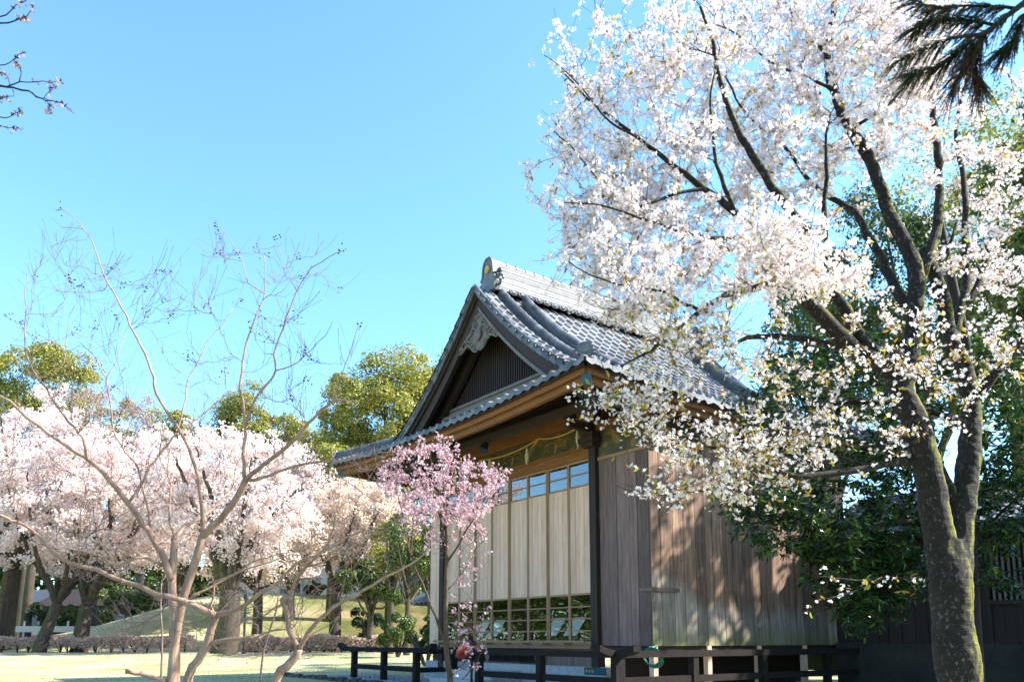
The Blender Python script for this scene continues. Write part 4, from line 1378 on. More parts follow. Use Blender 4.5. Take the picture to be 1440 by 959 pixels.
def poly_sample(poly, n):
    poly = np.asarray(poly, float)
    out = []
    lo, hi = poly.min(0), poly.max(0)
    while len(out) < n:
        p = rng.uniform(lo, hi, (n * 2, 2))
        x, y = p[:, 0], p[:, 1]
        ins = np.zeros(len(p), bool)
        j = len(poly) - 1
        for i in range(len(poly)):
            xi, yi = poly[i]; xj, yj = poly[j]
            c = ((yi > y) != (yj > y)) & (x < (xj - xi) * (y - yi) / (yj - yi + 1e-12) + xi)
            ins ^= c; j = i
        out += list(p[ins])
    return np.array(out[:n])


def px3(poly_pts, Y):
    return np.array([at(a, b, y) for (a, b), y in zip(poly_pts, Y)])


def path(pts, Y0, Y1=None):
    """limb through photo pixels, its depth running from Y0 to Y1"""
    Y1 = Y0 if Y1 is None else Y1
    n = len(pts)
    return [at(a, b, Y0 + (Y1 - Y0) * k / (n - 1)) for k, (a, b) in enumerate(pts)]


def along(tw, n_per, lo=2, hi=None):
    """random points with tangents along twigs"""
    P = np.stack([a for a, b in tw]); Mx, K, _ = P.shape
    idx = np.repeat(np.arange(Mx), n_per); s = rng.uniform(lo, K - 1.001, len(idx)); k = s.astype(int); f = (s - k)[:, None]
    pos = P[idx, k] * (1 - f) + P[idx, k + 1] * f
    tg = P[idx, k + 1] - P[idx, k]; tg /= np.linalg.norm(tg, axis=1, keepdims=True) + 1e-9
    return pos, tg


# ------------------------------------------------------------------ the big cherry on the right
def root_flare(P0, P1, r): pass


TX, TY = 1352, 7.0
cherry = wempty('cherry_tree', at(1352, 985, 7.0) * [1, 1, 0], 0, 'big white cherry in bloom, mossy forked trunk at the right', 'tree')
ck = Skel(.09)
b0 = at(1356, 1050, 7.0); b0[2] = -.05
trunk = [b0, at(1350, 959, 7.0), at(1340, 880, 7.0), at(1336, 800, 7.0), at(1335, 760, 7.0)]
P_ = smooth_path(trunk, .08)
zr = P_[:, 2]
ck.limbs.append((P_, .175 + .13 * np.clip(1 - zr / .7, 0, 1) ** 2 + .012 * np.sin(zr * 9)))
ck._add(P_, np.full(len(P_), .18))
ck.limbs[0] = (P_, ck.limbs[0][1] * (1 - .30 * np.clip((zr - 1.35) / .55, 0, 1) ** 1.5))
def CL(pts, Y0, Y1, r0, r1, grow=True): return ck.limb(path(pts, Y0, Y1), r0, r1, .004, grow)
CL([(1334, 850), (1328, 800), (1318, 740), (1308, 680), (1298, 630), (1284, 585), (1268, 550), (1258, 520), (1250, 495)], 7.0, 6.9, .14, .105)
CL([(1344, 850), (1346, 800), (1351, 740), (1358, 680), (1365, 620), (1364, 560), (1352, 510), (1337, 480), (1329, 440), (1322, 405), (1308, 372), (1300, 350)], 7.0, 7.2, .135, .055)
CL([(1268, 555), (1278, 510), (1286, 460), (1288, 420), (1287, 375), (1276, 350), (1263, 322), (1251, 300), (1240, 268), (1220, 219), (1195, 180), (1173, 130), (1163, 78), (1170, 30), (1178, -30), (1185, -90)], 6.9, 7.3, .092, .022)
CL([(1287, 420), (1297, 385), (1308, 355), (1317, 322), (1320, 290), (1321, 250), (1314, 172), (1308, 120), (1300, 60), (1310, -10)], 7.0, 7.6, .058, .018)
CL([(1284, 440), (1263, 415), (1252, 390), (1238, 360), (1219, 330), (1205, 300), (1190, 290), (1157, 271), (1134, 250), (1110, 215), (1085, 190)], 7.0, 7.9, .055, .014)
CL([(1252, 520), (1225, 505), (1200, 490), (1175, 465), (1154, 443), (1136, 425), (1120, 395), (1108, 370), (1100, 340)], 6.9, 6.6, .085, .05)
CL([(1136, 325), (1118, 306), (1095, 275), (1074, 245), (1050, 205), (1036, 180), (1019, 138), (1008, 95), (1000, 50), (985, 10)], 6.6, 6.2, .048, .012)
CL([(1120, 395), (1128, 360), (1135, 328)], 6.6, 6.6, .05, .048)
CL([(1240, 500), (1217, 485), (1189, 436), (1165, 400), (1140, 372), (1105, 350), (1074, 334), (1050, 315), (1032, 297), (1010, 280), (990, 266), (970, 250), (954, 238), (925, 215), (896, 193), (860, 165), (828, 140), (790, 100)], 6.9, 6.2, .065, .006)
CL([(1032, 297), (1020, 265), (1008, 230), (1002, 190), (998, 150), (1003, 110), (1012, 70)], 6.3, 6.1, .022, .006)
CL([(1140, 385), (1115, 396), (1090, 400), (1074, 402), (1050, 408), (1020, 415), (985, 437), (947, 470), (920, 490), (907, 497), (873, 515)], 6.6, 5.9, .045, .008)
CL([(985, 437), (960, 425), (930, 410), (905, 405), (870, 400), (830, 385), (795, 365)], 6.1, 5.8, .016, .004)
CL([(1050, 335), (1010, 335), (975, 330), (945, 322), (915, 312), (880, 300), (840, 288), (790, 285)], 6.4, 6.0, .02, .004)
CL([(990, 266), (960, 270), (930, 280), (900, 290), (870, 285), (830, 240), (800, 205), (775, 180)], 6.4, 6.1, .016, .004)
CL([(896, 193), (870, 180), (845, 160), (820, 125), (790, 95), (765, 78)], 6.2, 6.1, .012, .003)
CL([(1200, 490), (1168, 485), (1133, 477), (1092, 473), (1060, 474), (1044, 477), (1028, 487), (990, 490), (960, 491), (930, 486)], 6.9, 6.5, .038, .006)
CL([(1300, 650), (1288, 649), (1248, 651), (1216, 658), (1178, 665), (1140, 668), (1117, 670), (1085, 660), (1050, 648), (1005, 630), (960, 612), (925, 595), (895, 580), (860, 570), (825, 558), (800, 548)], 7.0, 6.2, .042, .004)
CL([(1225, 656), (1200, 650), (1172, 641), (1150, 638), (1133, 636), (1120, 625), (1112, 612), (1090, 600)], 6.9, 6.8, .022, .006)
CL([(1085, 660), (1050, 672), (1010, 684), (980, 691), (950, 694), (920, 696), (892, 692), (868, 683)], 6.6, 6.3, .010, .003)
CL([(1306, 817), (1280, 813), (1240, 811), (1205, 816), (1170, 812), (1150, 810)], 7.0, 6.7, .012, .003)
CL([(1240, 811), (1215, 825), (1180, 838), (1150, 842)], 6.85, 6.7, .006, .003)
CL([(1337, 490), (1350, 440), (1360, 395), (1356, 340), (1358, 295), (1354, 245), (1345, 200), (1350, 150), (1365, 90)], 7.2, 7.9, .052, .012)
CL([(1355, 430), (1374, 405), (1385, 376), (1392, 349), (1408, 332), (1425, 319), (1450, 298), (1490, 250)], 7.3, 7.6, .038, .012)
CL([(1364, 580), (1385, 545), (1412, 511), (1430, 488), (1445, 470), (1480, 430)], 7.1, 6.7, .045, .02)
CL([(1329, 440), (1310, 400), (1330, 360), (1345, 310)], 7.2, 7.5, .03, .008)
CL([(1173, 130), (1140, 110), (1110, 100), (1080, 85), (1050, 60), (1020, 40), (985, 30)], 7.2, 6.8, .018, .004)
CL([(1195, 180), (1225, 165), (1255, 140), (1290, 110), (1330, 85)], 7.2, 6.9, .018, .004)
CL([(1160, 340), (1158, 300), (1163, 250), (1161, 205), (1168, 160)], 6.8, 6.7, .03, .008)
CL([(1163, 78), (1135, 45), (1110, 15), (1090, -30)], 7.3, 7.1, .02, .006)
CL([(1085, 190), (1060, 170), (1040, 150), (1020, 110), (960, 60), (930, 20)], 7.9, 7.6, .014, .004)
CL([(1425, 319), (1400, 335), (1375, 340), (1350, 345)], 7.4, 7.0, .012, .003)
CL([(1310, 640), (1335, 690), (1345, 720), (1348, 740)], 7.05, 7.05, .05, .06, False)
def fused(name, limbs, m, parent, voxel, amp):
    """limbs melted into one skin, with swellings and furrows"""
    o = limbs_mesh(name, limbs, m, parent, 18)
    md = o.modifiers.new('melt', 'REMESH'); md.mode = 'VOXEL'; md.voxel_size = voxel
    ms_ = o.modifiers.new('soften', 'SMOOTH'); ms_.iterations = 6; ms_.factor = .5
    dg = bpy.context.evaluated_depsgraph_get()
    me = bpy.data.meshes.new_from_object(o.evaluated_get(dg))
    o.modifiers.clear(); old = o.data; o.data = me; bpy.data.meshes.remove(old)
    if not me.materials: me.materials.append(m)
    k = len(me.vertices); co = np.empty(k * 3, np.float32); me.vertices.foreach_get("co", co); co = co.reshape(-1, 3)
    no = np.empty(k * 3, np.float32); me.vertices.foreach_get("normal", no); no = no.reshape(-1, 3)
    x, y, z = co.T
    h = np.sin(x * 47) * np.sin(y * 41) * np.sin(z * 21) * .6 + .2 * np.sin(z * 74 + 2.5 * np.sin(x * 23) + 2.5 * np.sin(y * 19)) + .5 * np.sin(z * 6 + 1.3) * np.sin(x * 9 + 2)
    co += no * (amp * h)[:, None].astype(np.float32)
    me.vertices.foreach_set("co", co.ravel()); me.polygons.foreach_set("use_smooth", np.ones(len(me.polygons), bool)); me.update()
    return o


fused('trunk', ck.limbs[:4], M['cherry_bark'], cherry, .013, .0075)
limbs_mesh('limb', ck.limbs[4:], M['cherry_bark'], cherry, 10)

tg = []
def region(poly, n, Ya, Yb, clump=0):
    P = px3(poly_sample(poly, n), rng.uniform(Ya, Yb, n))
    if clump:
        c = P[:max(3, n // clump)]
        k_ = int(n * .6)
        P[:k_] = c[rng.integers(0, len(c), k_)] + rng.normal(0, .16, (k_, 3)) * [1, 1.2, .8]
    tg.append(P)
# upper left, the airy outer crown
region([(760, 72), (810, 70), (840, 30), (890, 20), (960, -20), (1010, -40), (1010, 200), (960, 230), (900, 215), (850, 175), (800, 125), (770, 95)], 120, 6.0, 7.6, 6)
region([(772, 178), (850, 190), (940, 225), (1000, 240), (1020, 300), (960, 330), (880, 315), (830, 285), (800, 235)], 95, 6.1, 7.6, 6)
region([(770, 280), (840, 290), (950, 320), (1060, 340), (1080, 400), (1000, 430), (940, 425), (860, 395), (785, 345)], 120, 5.9, 7.5, 6)
region([(800, 360), (860, 390), (950, 420), (1000, 440), (960, 475), (890, 480), (850, 460), (820, 400)], 36, 5.6, 6.3, 5)
region([(960, -60), (1330, -60), (1330, 60), (1260, 230), (1130, 280), (1020, 280), (1000, 100)], 380, 6.5, 8.8, 6)
region([(1200, -40), (1330, -40), (1330, 160), (1230, 200)], 70, 6.6, 7.6, 6)
region([(1020, 320), (1130, 330), (1180, 350), (1200, 400), (1120, 420), (1060, 400)], 70, 5.6, 6.4, 6)
region([(1130, 230), (1330, 220), (1440, 200), (1450, 300), (1330, 320), (1200, 310)], 26, 6.8, 8.2, 5)
region([(1260, 90), (1450, 90), (1450, 220), (1300, 240)], 28, 6.8, 8.4, 5)
region([(1340, 310), (1455, 280), (1455, 400), (1340, 420)], 24, 6.6, 7.6, 5)
region([(1180, 440), (1440, 410), (1450, 550), (1360, 560), (1210, 530)], 40, 5.5, 6.6, 5)
region([(900, 410), (1010, 450), (1120, 470), (1140, 490), (1060, 510), (960, 500), (880, 510)], 30, 5.6, 6.6, 5)
region([(1030, 490), (1180, 500), (1190, 540), (1170, 590), (1080, 590)], 26, 6.2, 7.2, 5)
region([(815, 548), (900, 555), (1000, 600), (1110, 620), (1170, 645), (1100, 680), (1000, 660), (920, 632), (860, 590)], 92, 5.9, 6.7, 5)
region([(1110, 610), (1280, 590), (1290, 645), (1120, 655)], 20, 6.4, 7.1, 5)
region([(890, 680), (1050, 684), (1060, 700), (960, 706), (890, 692)], 14, 6.1, 6.6)
TG = np.vstack(tg)
tw = ck.colonize(TG, tip=.003, grow=.0125, up=.12, maxlen=1.6)
twigs_mesh('twig', tw, M['twig'], cherry, 5, side=5, side_len=(.10, .32), tip=.002)
S = twigs_mesh.side
# blossom: umbels along the twigs
c1, t1 = along(tw, 6, 2.8)
c2 = S[np.arange(len(S)).repeat(2), rng.integers(1, 3, 2 * len(S))]
# clusters also on the thinner ends of the limbs
c3 = []
for P, r in ck.limbs[3:]:
    ok = np.where(r < .012)[0]
    c3.append(P[ok] + rng.normal(0, .02, (len(ok), 3))); c3.append(P[ok] + rng.normal(0, .05, (len(ok), 3)))
c3 = np.vstack(c3)
cl = np.vstack([c1, c2, c3])
# fewer flowers low on the left where young leaves are out
pr = np.array([1.0] * len(cl))
low = cl[:, 2] < 3.6
keep = rng.uniform(0, 1, len(cl)) < np.where(low, .62, .95)
cf = cl[keep]
nf = np.where(cf[:, 2] < 3.6, rng.integers(2, 4, len(cf)), rng.integers(3, 8, len(cf)))
fc = np.repeat(cf, nf, axis=0)
od = rand_dirs(len(fc)); od[:, 2] -= .15
fp = fc + od * rng.uniform(.016, .046, (len(fc), 1))
fn = od + rand_dirs(len(fc)) * .6
scatter('blossom', *FLOWER, fp, basis(fn, rng.uniform(0, 6.3, len(fp))), rng.uniform(.0145, .0205, len(fp)), M['blossom'], cherry)
lp = cl[rng.uniform(0, 1, len(cl)) < np.where(low, .17, .085)]
lp = np.repeat(lp, 3, axis=0)
ld = rand_dirs(len(lp)); ld[:, 2] -= .25
LV = LEAF[0].copy()
fr = basis(np.cross(ld, rand_dirs(len(lp))), rng.uniform(0, 6.3, len(lp)))
scatter('young_leaves', LV, LEAF[1], lp + ld * .02, fr, rng.uniform(.035, .075, len(lp)), M['bronze_leaf'], cherry)

# ------------------------------------------------------------------ bare crape myrtles, left foreground
myrtle = wempty('crape_myrtle', at(246, 1000, 8.5) * [1, 1, 0], 0, 'tall bare crape myrtle with smooth tan forked stems and seed heads', 'tree')
mk = Skel(.08)
def ML(pts, Y0, Y1, r0, r1, grow=True): return mk.limb(path(pts, Y0, Y1), r0 * .8, r1 * .85, .005, grow)
b = at(246, 985, 8.5); b[2] = -.03
mk.limb([b] + path([(246, 950), (246, 900), (243, 850), (242, 816), (244, 781), (246, 754)], 8.5, 8.55), .062, .036)
ML([(241, 815), (231, 785), (216, 757), (200, 735), (183, 713), (164, 688), (140, 658), (118, 643), (105, 635), (75, 615), (37, 586), (15, 565), (-8, 552)], 8.5, 8.2, .05, .014)
ML([(121, 645), (119, 620), (110, 608), (83, 575), (66, 548), (45, 520), (36, 495), (34, 465), (36, 432), (35, 410), (38, 388)], 8.25, 8.1, .018, .004)
ML([(110, 608), (125, 592), (131, 572), (148, 545), (151, 530), (165, 507), (170, 488), (176, 468)], 8.2, 8.4, .012, .004)
ML([(150, 533), (140, 513), (130, 498), (108, 478), (100, 462)], 8.3, 8.1, .008, .003)
ML([(66, 548), (73, 528), (90, 508), (93, 470), (100, 443), (108, 425)], 8.1, 7.9, .009, .003)
ML([(193, 655), (170, 625), (157, 595), (156, 570), (150, 535)], 8.6, 8.4, .012, .008)
ML([(212, 745), (205, 700), (193, 655)], 8.5, 8.6, .016, .012)
ML([(179, 708), (197, 684), (210, 658), (230, 633), (250, 608), (265, 598), (284, 584), (306, 565), (330, 545)], 8.4, 8.9, .022, .007)
ML([(250, 608), (258, 570), (261, 555), (265, 534), (280, 505), (290, 483), (304, 465), (316, 452), (328, 434)], 8.6, 8.9, .013, .004)
ML([(246, 756), (258, 740), (278, 730), (300, 715), (325, 690)], 8.55, 9.2, .032, .012)
ML([(246, 756), (240, 738), (238, 720), (240, 690), (236, 660), (240, 630)], 8.55, 8.9, .02, .008)
b2 = at(240, 985, 8.4); b2[2] = -.03
mk.limb([b2] + path([(243, 930), (249, 884), (258, 840), (267, 813), (278, 778), (285, 752)], 8.42, 8.35), .050, .040)
ML([(285, 752), (285, 735), (284, 712), (280, 685), (276, 662), (262, 622), (245, 594), (233, 575), (219, 553), (216, 530), (208, 507), (198, 485), (183, 457), (178, 445), (164, 420), (148, 391), (130, 342), (112, 315), (86, 294)], 8.35, 8.1, .030, .004)
ML([(284, 754), (296, 742), (319, 719), (334, 697), (345, 676)], 8.35, 8.2, .048, .038)
ML([(344, 680), (343, 640), (345, 600), (340, 560), (338, 545), (341, 512), (345, 485), (354, 463), (372, 413), (373, 385), (372, 358)], 8.2, 8.3, .026, .004)
ML([(345, 600), (359, 561), (388, 521), (385, 499), (403, 449), (417, 409), (438, 378), (464, 360), (481, 353)], 8.2, 7.9, .018, .004)
ML([(417, 409), (406, 382), (395, 355), (389, 336)], 8.0, 8.1, .006, .003)
ML([(372, 413), (350, 398), (341, 369), (323, 337), (304, 316)], 8.25, 8.4, .008, .003)
ML([(388, 521), (420, 508), (450, 480), (468, 452)], 8.1, 7.9, .009, .003)
ML([(345, 676), (371, 653), (393, 636), (417, 616), (441, 588), (464, 567), (482, 563), (497, 564)], 8.2, 7.8, .034, .012)
ML([(464, 567), (475, 540), (490, 500), (505, 455)], 7.9, 7.7, .007, .003)
ML([(348, 675), (368, 673), (403, 659), (441, 650), (488, 647), (520, 640), (560, 632)], 8.2, 7.7, .024, .005)
ML([(441, 650), (455, 655), (480, 672), (520, 700), (560, 715)], 7.95, 7.7, .008, .003)
ML([(415, 617), (425, 600), (420, 570), (405, 540)], 8.1, 8.3, .009, .003)
b3 = at(262, 985, 8.3); b3[2] = -.03
mk.limb([b3] + path([(265, 952), (278, 929), (291, 905), (297, 884), (304, 865)], 8.3, 8.2), .056, .037)
ML([(305, 866), (292, 859), (259, 846), (235, 838), (221, 835), (194, 824), (162, 812), (135, 800), (100, 792), (81, 781), (65, 765), (46, 746), (24, 734), (11, 730), (-10, 715)], 8.2, 7.7, .044, .014)
ML([(112, 795), (110, 775), (112, 745), (113, 720), (108, 700)], 7.9, 7.8, .010, .004)
ML([(228, 795), (205, 785), (180, 788), (160, 795), (140, 780), (120, 776), (85, 768), (55, 765)], 8.45, 8.0, .020, .005)
ML([(24, 734), (30, 712), (25, 690), (8, 672)], 7.75, 7.6, .008, .003)
ML([(304, 865), (316, 862), (340, 854), (357, 840), (370, 832), (381, 825), (394, 816), (416, 792), (443, 781), (470, 767), (500, 750), (540, 742)], 8.2, 7.6, .036, .006)
ML([(294, 905), (316, 900), (346, 897), (357, 900), (360, 902)], 8.25, 8.1, .028, .022)
ML([(358, 899), (373, 889), (410, 883), (412, 878)], 8.1, 8.0, .012, .006)
ML([(362, 890), (362, 878), (350, 876), (343, 873), (345, 868), (362, 868), (362, 855), (350, 845), (348, 835)], 8.1, 8.0, .012, .006)
ML([(304, 865), (296, 852), (300, 830), (304, 818), (330, 806), (355, 790), (390, 780), (440, 770)], 8.2, 8.0, .016, .004)
ML([(262, 845), (290, 828), (315, 815), (345, 800), (380, 790), (420, 775)], 8.35, 8.6, .02, .006)
ML([(233, 958), (222, 953), (205, 948), (190, 945), (176, 943)], 8.4, 8.2, .03, .034, False)
limbs_mesh('trunk', mk.limbs, M['myrtle_bark'], myrtle, 10)
tg = []
region([(5, 430), (35, 380), (90, 300), (150, 360), (230, 370), (300, 330), (320, 310), (400, 345), (475, 350), (490, 400), (440, 470), (510, 470), (490, 560), (420, 600), (300, 600), (150, 600), (40, 560)], 230, 7.4, 9.4)
region([(0, 560), (150, 600), (300, 610), (430, 610), (560, 640), (560, 740), (470, 770), (300, 760), (200, 780), (60, 760), (0, 720)], 300, 7.3, 9.2)
region([(100, 790), (240, 830), (400, 830), (520, 760), (560, 790), (440, 850), (420, 910), (330, 940), (250, 900), (150, 940), (110, 860)], 130, 7.4, 8.8)
TGm = np.vstack(tg)
twm = mk.colonize(TGm, tip=.0028, grow=.0085, up=.6, curl=.55, maxlen=1.5)
twigs_mesh('twig', twm, M['myrtle_twig'], myrtle, 4, side=3, side_len=(.10, .40), tip=.002, stray=.32, lift_=.35)
S = twigs_mesh.side
tips = np.array([a[-1] for a, b_ in twm if a[-1][2] > 3.0])
extra = path([(86, 294), (304, 316), (481, 353), (389, 336), (372, 358), (505, 455)], 8.0)
tips = np.vstack([tips[rng.uniform(0, 1, len(tips)) < .22], extra])
cp = np.repeat(tips, 6, axis=0) + rng.normal(0, .028, (len(tips) * 6, 3))
mb = MB()
for q in cp:
    mb.add(q + oct_ * rng.uniform(.008, .013), T=octf)
tag(mb.build('seed_capsules', M['capsule'], myrtle), kind='stuff')

myr2 = wempty('crape_myrtle', at(375, 1000, 8.0) * [1, 1, 0], 0, 'low gnarled crape myrtle with a cut knuckled stem, right of the tall one', 'tree')
mk = Skel(.08)
b = at(372, 1000, 8.0); b[2] = -.03
mk.limb([b] + path([(388, 955), (402, 938), (416, 922), (420, 912)], 8.0, 8.0), .055, .04)
ML([(420, 913), (412, 898), (407, 885), (403, 865), (399, 850), (397, 842)], 8.0, 8.0, .034, .03)
ML([(396, 846), (402, 838), (410, 843)], 8.0, 8.0, .042, .035, False)
ML([(407, 845), (413, 821), (420, 808), (430, 797), (451, 776), (462, 762), (468, 745), (471, 725)], 8.0, 7.8, .022, .008)
ML([(430, 797), (455, 790), (490, 770), (530, 750), (570, 735)], 7.95, 7.7, .012, .004)
ML([(420, 915), (427, 900), (437, 884), (450, 868), (470, 852), (498, 838), (537, 815), (579, 792), (605, 770)], 8.0, 7.6, .032, .008)
ML([(425, 905), (440, 890), (460, 880), (480, 860), (478, 840)], 8.0, 7.9, .008, .003)
ML([(398, 850), (380, 856), (366, 862), (360, 858)], 8.0, 7.9, .008, .004)
ML([(413, 925), (435, 925), (455, 905), (468, 880), (485, 850)], 8.0, 7.8, .006, .003)
limbs_mesh('trunk', mk.limbs, M['myrtle_bark'], myr2, 10)
tg = []
region([(420, 800), (480, 720), (600, 720), (610, 780), (520, 840), (460, 880), (420, 860)], 45, 7.4, 8.4)
tw2 = mk.colonize(np.vstack(tg), tip=.002, grow=.006, up=.2, maxlen=1.2)
twigs_mesh('twig', tw2, M['myrtle_twig'], myr2, 4, side=3, tip=.0014)
# young thin shoots beside the tall myrtle
for k, (pp, lab) in enumerate((([(229, 965), (228, 900), (226, 860), (227, 820)], 'thin bare sapling stem just left of the tall myrtle trunk'), ([(366, 985), (368, 935), (378, 890), (388, 860), (392, 835)], 'slender stake-like shoot between the two crape myrtles'))):
    r_ = wempty('sapling', at(*pp[0], 9.2) * [1, 1, 0], 0, lab, 'sapling')
    P = path(pp, 9.2 - k, 9.3 - k); P[0][2] = -.02
    sk = Skel(.1); sk.limb(P, .016, .008); limbs_mesh('stem', sk.limbs, M['myrtle_twig'], r_, 7)
    tgk = np.array(P[-1]) + rng.normal(0, .28, (10, 3)); twk = sk.colonize(tgk, maxlen=1); twigs_mesh('twig', twk, M['myrtle_twig'], r_, 4)

# ------------------------------------------------------------------ small pink cherry in front of the hall
pink = wempty('pink_cherry', at(633, 990, 12.0) * [1, 1, 0], 0, 'slender young cherry with deep pink blossom before the hall', 'tree')
pk = Skel(.08)
def PL(pts, Y0, Y1, r0, r1): return pk.limb(path(pts, Y0, Y1), r0, r1, .004)
b = at(635, 1002, 12.0); b[2] = -.02
pk.limb([b] + path([(633, 955), (629, 925), (627, 893), (627, 840), (628, 793), (628, 747), (625, 706), (624, 670), (622, 640), (624, 615)], 12, 12), .052, .010)
PL([(629, 913), (618, 880), (606, 851), (594, 820), (583, 797), (571, 755), (562, 706), (552, 675), (545, 655)], 12, 12.3, .026, .005)
PL([(627, 764), (616, 718), (605, 700), (596, 685), (575, 650), (565, 640)], 12, 11.6, .018, .004)
PL([(629, 789), (646, 764), (662, 735), (679, 714), (692, 692), (704, 670)], 12, 11.7, .018, .004)
PL([(628, 740), (641, 710), (646, 685), (652, 662), (660, 640)], 12, 12.4, .014, .004)
PL([(628, 830), (645, 812), (660, 790), (672, 770), (690, 745)], 12, 12.4, .012, .004)
PL([(628, 720), (612, 690), (608, 660), (605, 630)], 12, 12.3, .012, .004)
PL([(634, 950), (648, 935), (660, 922), (668, 905), (676, 880)], 12, 11.7, .009, .003)
PL([(632, 948), (622, 935), (612, 925), (600, 915)], 12, 11.8, .008, .003)
PL([(650, 955), (668, 935), (676, 915), (679, 895)], 12, 11.7, .006, .003)
PL([(627, 880), (640, 865), (652, 850), (662, 835)], 12, 12.2, .006, .003)
limbs_mesh('trunk', pk.limbs, M['pink_bark'], pink, 9)
tg = []
region([(528, 665), (545, 640), (585, 622), (618, 608), (645, 618), (665, 650), (702, 655), (710, 672), (695, 715), (655, 740), (600, 740), (555, 715), (530, 685)], 210, 11.1, 12.9)
region([(560, 700), (690, 700), (690, 745), (660, 770), (600, 770), (565, 740)], 70, 11.2, 12.8)
region([(640, 770), (690, 720), (690, 790), (655, 860), (640, 850)], 22, 11.4, 12.6)
region([(635, 850), (690, 850), (690, 915), (650, 915)], 22, 11.5, 12.3)
region([(635, 915), (680, 890), (680, 940), (640, 950)], 16, 11.5, 12.2)
twp = pk.colonize(np.vstack(tg), tip=.002, grow=.005, up=.5, curl=.6, maxlen=1.4)
twigs_mesh('twig', twp, M['twig'], pink, 4, side=3, side_len=(.08, .22))
S = twigs_mesh.side
c1, _ = along(twp, 11, 2.5); c2 = S[:, 1:].reshape(-1, 3)
cl = np.vstack([c1, c2])
cl = cl[rng.uniform(0, 1, len(cl)) < np.where(cl[:, 2] > 2.75, .50, .17)]
nf = rng.integers(2, 5, len(cl)); fc = np.repeat(cl, nf, axis=0); od = rand_dirs(len(fc))
scatter('blossom', *FLOWER, fc + od * rng.uniform(.01, .05, (len(fc), 1)), basis(od + .5 * rand_dirs(len(fc)), rng.uniform(0, 6, len(fc))), rng.uniform(.017, .026, len(fc)), M['pink'], pink)

# ------------------------------------------------------------------ evergreen with long glossy leaves behind the cherry
def glossy(label, trunk_px, Yt, regs, n_leaf, size, seedY, lmat='glossy_leaf', nm='evergreen_tree', limbs=()):
    global tg
    t = wempty(nm, at(*trunk_px[0], Yt) * [1, 1, 0], 0, label, 'tree')
    gk = Skel(.12)
    P = path(trunk_px, Yt, Yt); P[0][2] = -.05
    gk.limb(P, .17, .05)
    for pts, Ya, Yb, r0, r1 in limbs: gk.limb(path(pts, Ya, Yb), r0, r1, .006)
    limbs_mesh('trunk', gk.limbs, M['twig'], t, 9)
    tg = []
    for poly, n, Ya, Yb in regs: region(poly, n, Ya, Yb)
    tw = gk.colonize(np.vstack(tg), tip=.003, grow=.006, up=-.1, maxlen=3.2)
    twigs_mesh('twig', tw, M['twig'], t, 4, side=3, side_len=(.15, .4))
    S = twigs_mesh.side
    pos = np.vstack([along(tw, n_leaf, 4)[0], np.repeat(S[:, 2], max(3, n_leaf // 3), axis=0)])
    d = rand_dirs(len(pos)); d[:, 2] = d[:, 2] * .6 - .35
    d /= np.linalg.norm(d, axis=1, keepdims=True)
    sidev = np.cross(d, rng.normal(0, .35, (len(d), 3)) + [0, 0, 1.0]); sidev /= np.linalg.norm(sidev, axis=1, keepdims=True)
    fr = np.stack([d, sidev, np.cross(d, sidev)], 1)
    scatter('foliage', *LEAF, pos + d * .01, fr, rng.uniform(.6, 1.15, len(pos)) * size, M[lmat], t)
    return t


glossy('dark evergreen with long glossy leaves hanging before the hall side wall', [(1372, 1010), (1366, 900), (1362, 800), (1360, 700), (1364, 600), (1360, 500), (1340, 400), (1320, 300)], 12.0,
       [([(1030, 560), (1120, 480), (1240, 460), (1330, 500), (1320, 640), (1260, 700), (1120, 690), (1040, 640)], 270, 11.0, 13.2),
        ([(1010, 690), (1120, 680), (1200, 720), (1290, 760), (1280, 850), (1190, 860), (1150, 790), (1060, 760)], 190, 10.6, 12.6),
        ([(1130, 800), (1290, 780), (1290, 850), (1200, 880)], 50, 10.6, 12.0),
        ([(1360, 480), (1450, 450), (1450, 830), (1380, 820)], 170, 10.8, 12.8), ([(1200, 680), (1320, 640), (1330, 800), (1230, 800)], 90, 11, 13)],
       15, .135, 0, limbs=[([(1364, 610), (1340, 590), (1280, 570), (1200, 565), (1120, 575), (1060, 590)], 12, 11.6, .06, .012),
                           ([(1360, 720), (1330, 720), (1270, 735), (1190, 740), (1120, 730), (1060, 720)], 12, 11.2, .05, .010),
                           ([(1360, 740), (1325, 760), (1270, 790), (1220, 815), (1180, 830)], 12, 11.2, .04, .010),
                           ([(1362, 760), (1410, 720), (1450, 680)], 12, 11.6, .04, .01)])


# ------------------------------------------------------------------ far trees
def lumps_crown(name, parent, C, R, nl, n, size, m, flat=.8, low=-.95, seed=0):
    """foliage on the shells of many lumps spread over an ellipsoid"""
    C = np.array(C, float); R = np.array(R, float)
    d = rand_dirs(nl * 3); d = d[d[:, 2] > low][:nl]
    cen = C + d * R * rng.uniform(.35, 1.0, (len(d), 1))
    lr = rng.uniform(.12, .36, len(d)) ** 1.0 * R.mean()
    k = rng.integers(0, len(d), n)
    v = rand_dirs(n)
    # favour the outer, upper side of every lump
    v = v + d[k] * .55 + np.array([0, 0, .25]); v /= np.linalg.norm(v, axis=1, keepdims=True)
    pos = cen[k] + v * (lr[k] * rng.uniform(.55, 1.16, n))[:, None] * np.array([1, 1, flat])
    nn = v + rand_dirs(n) * .75
    o = scatter(name, *BLADE, pos, basis(nn, rng.uniform(0, 6.3, n)), rng.uniform(.6, 1.25, n) * size, m, parent)
    return o, cen


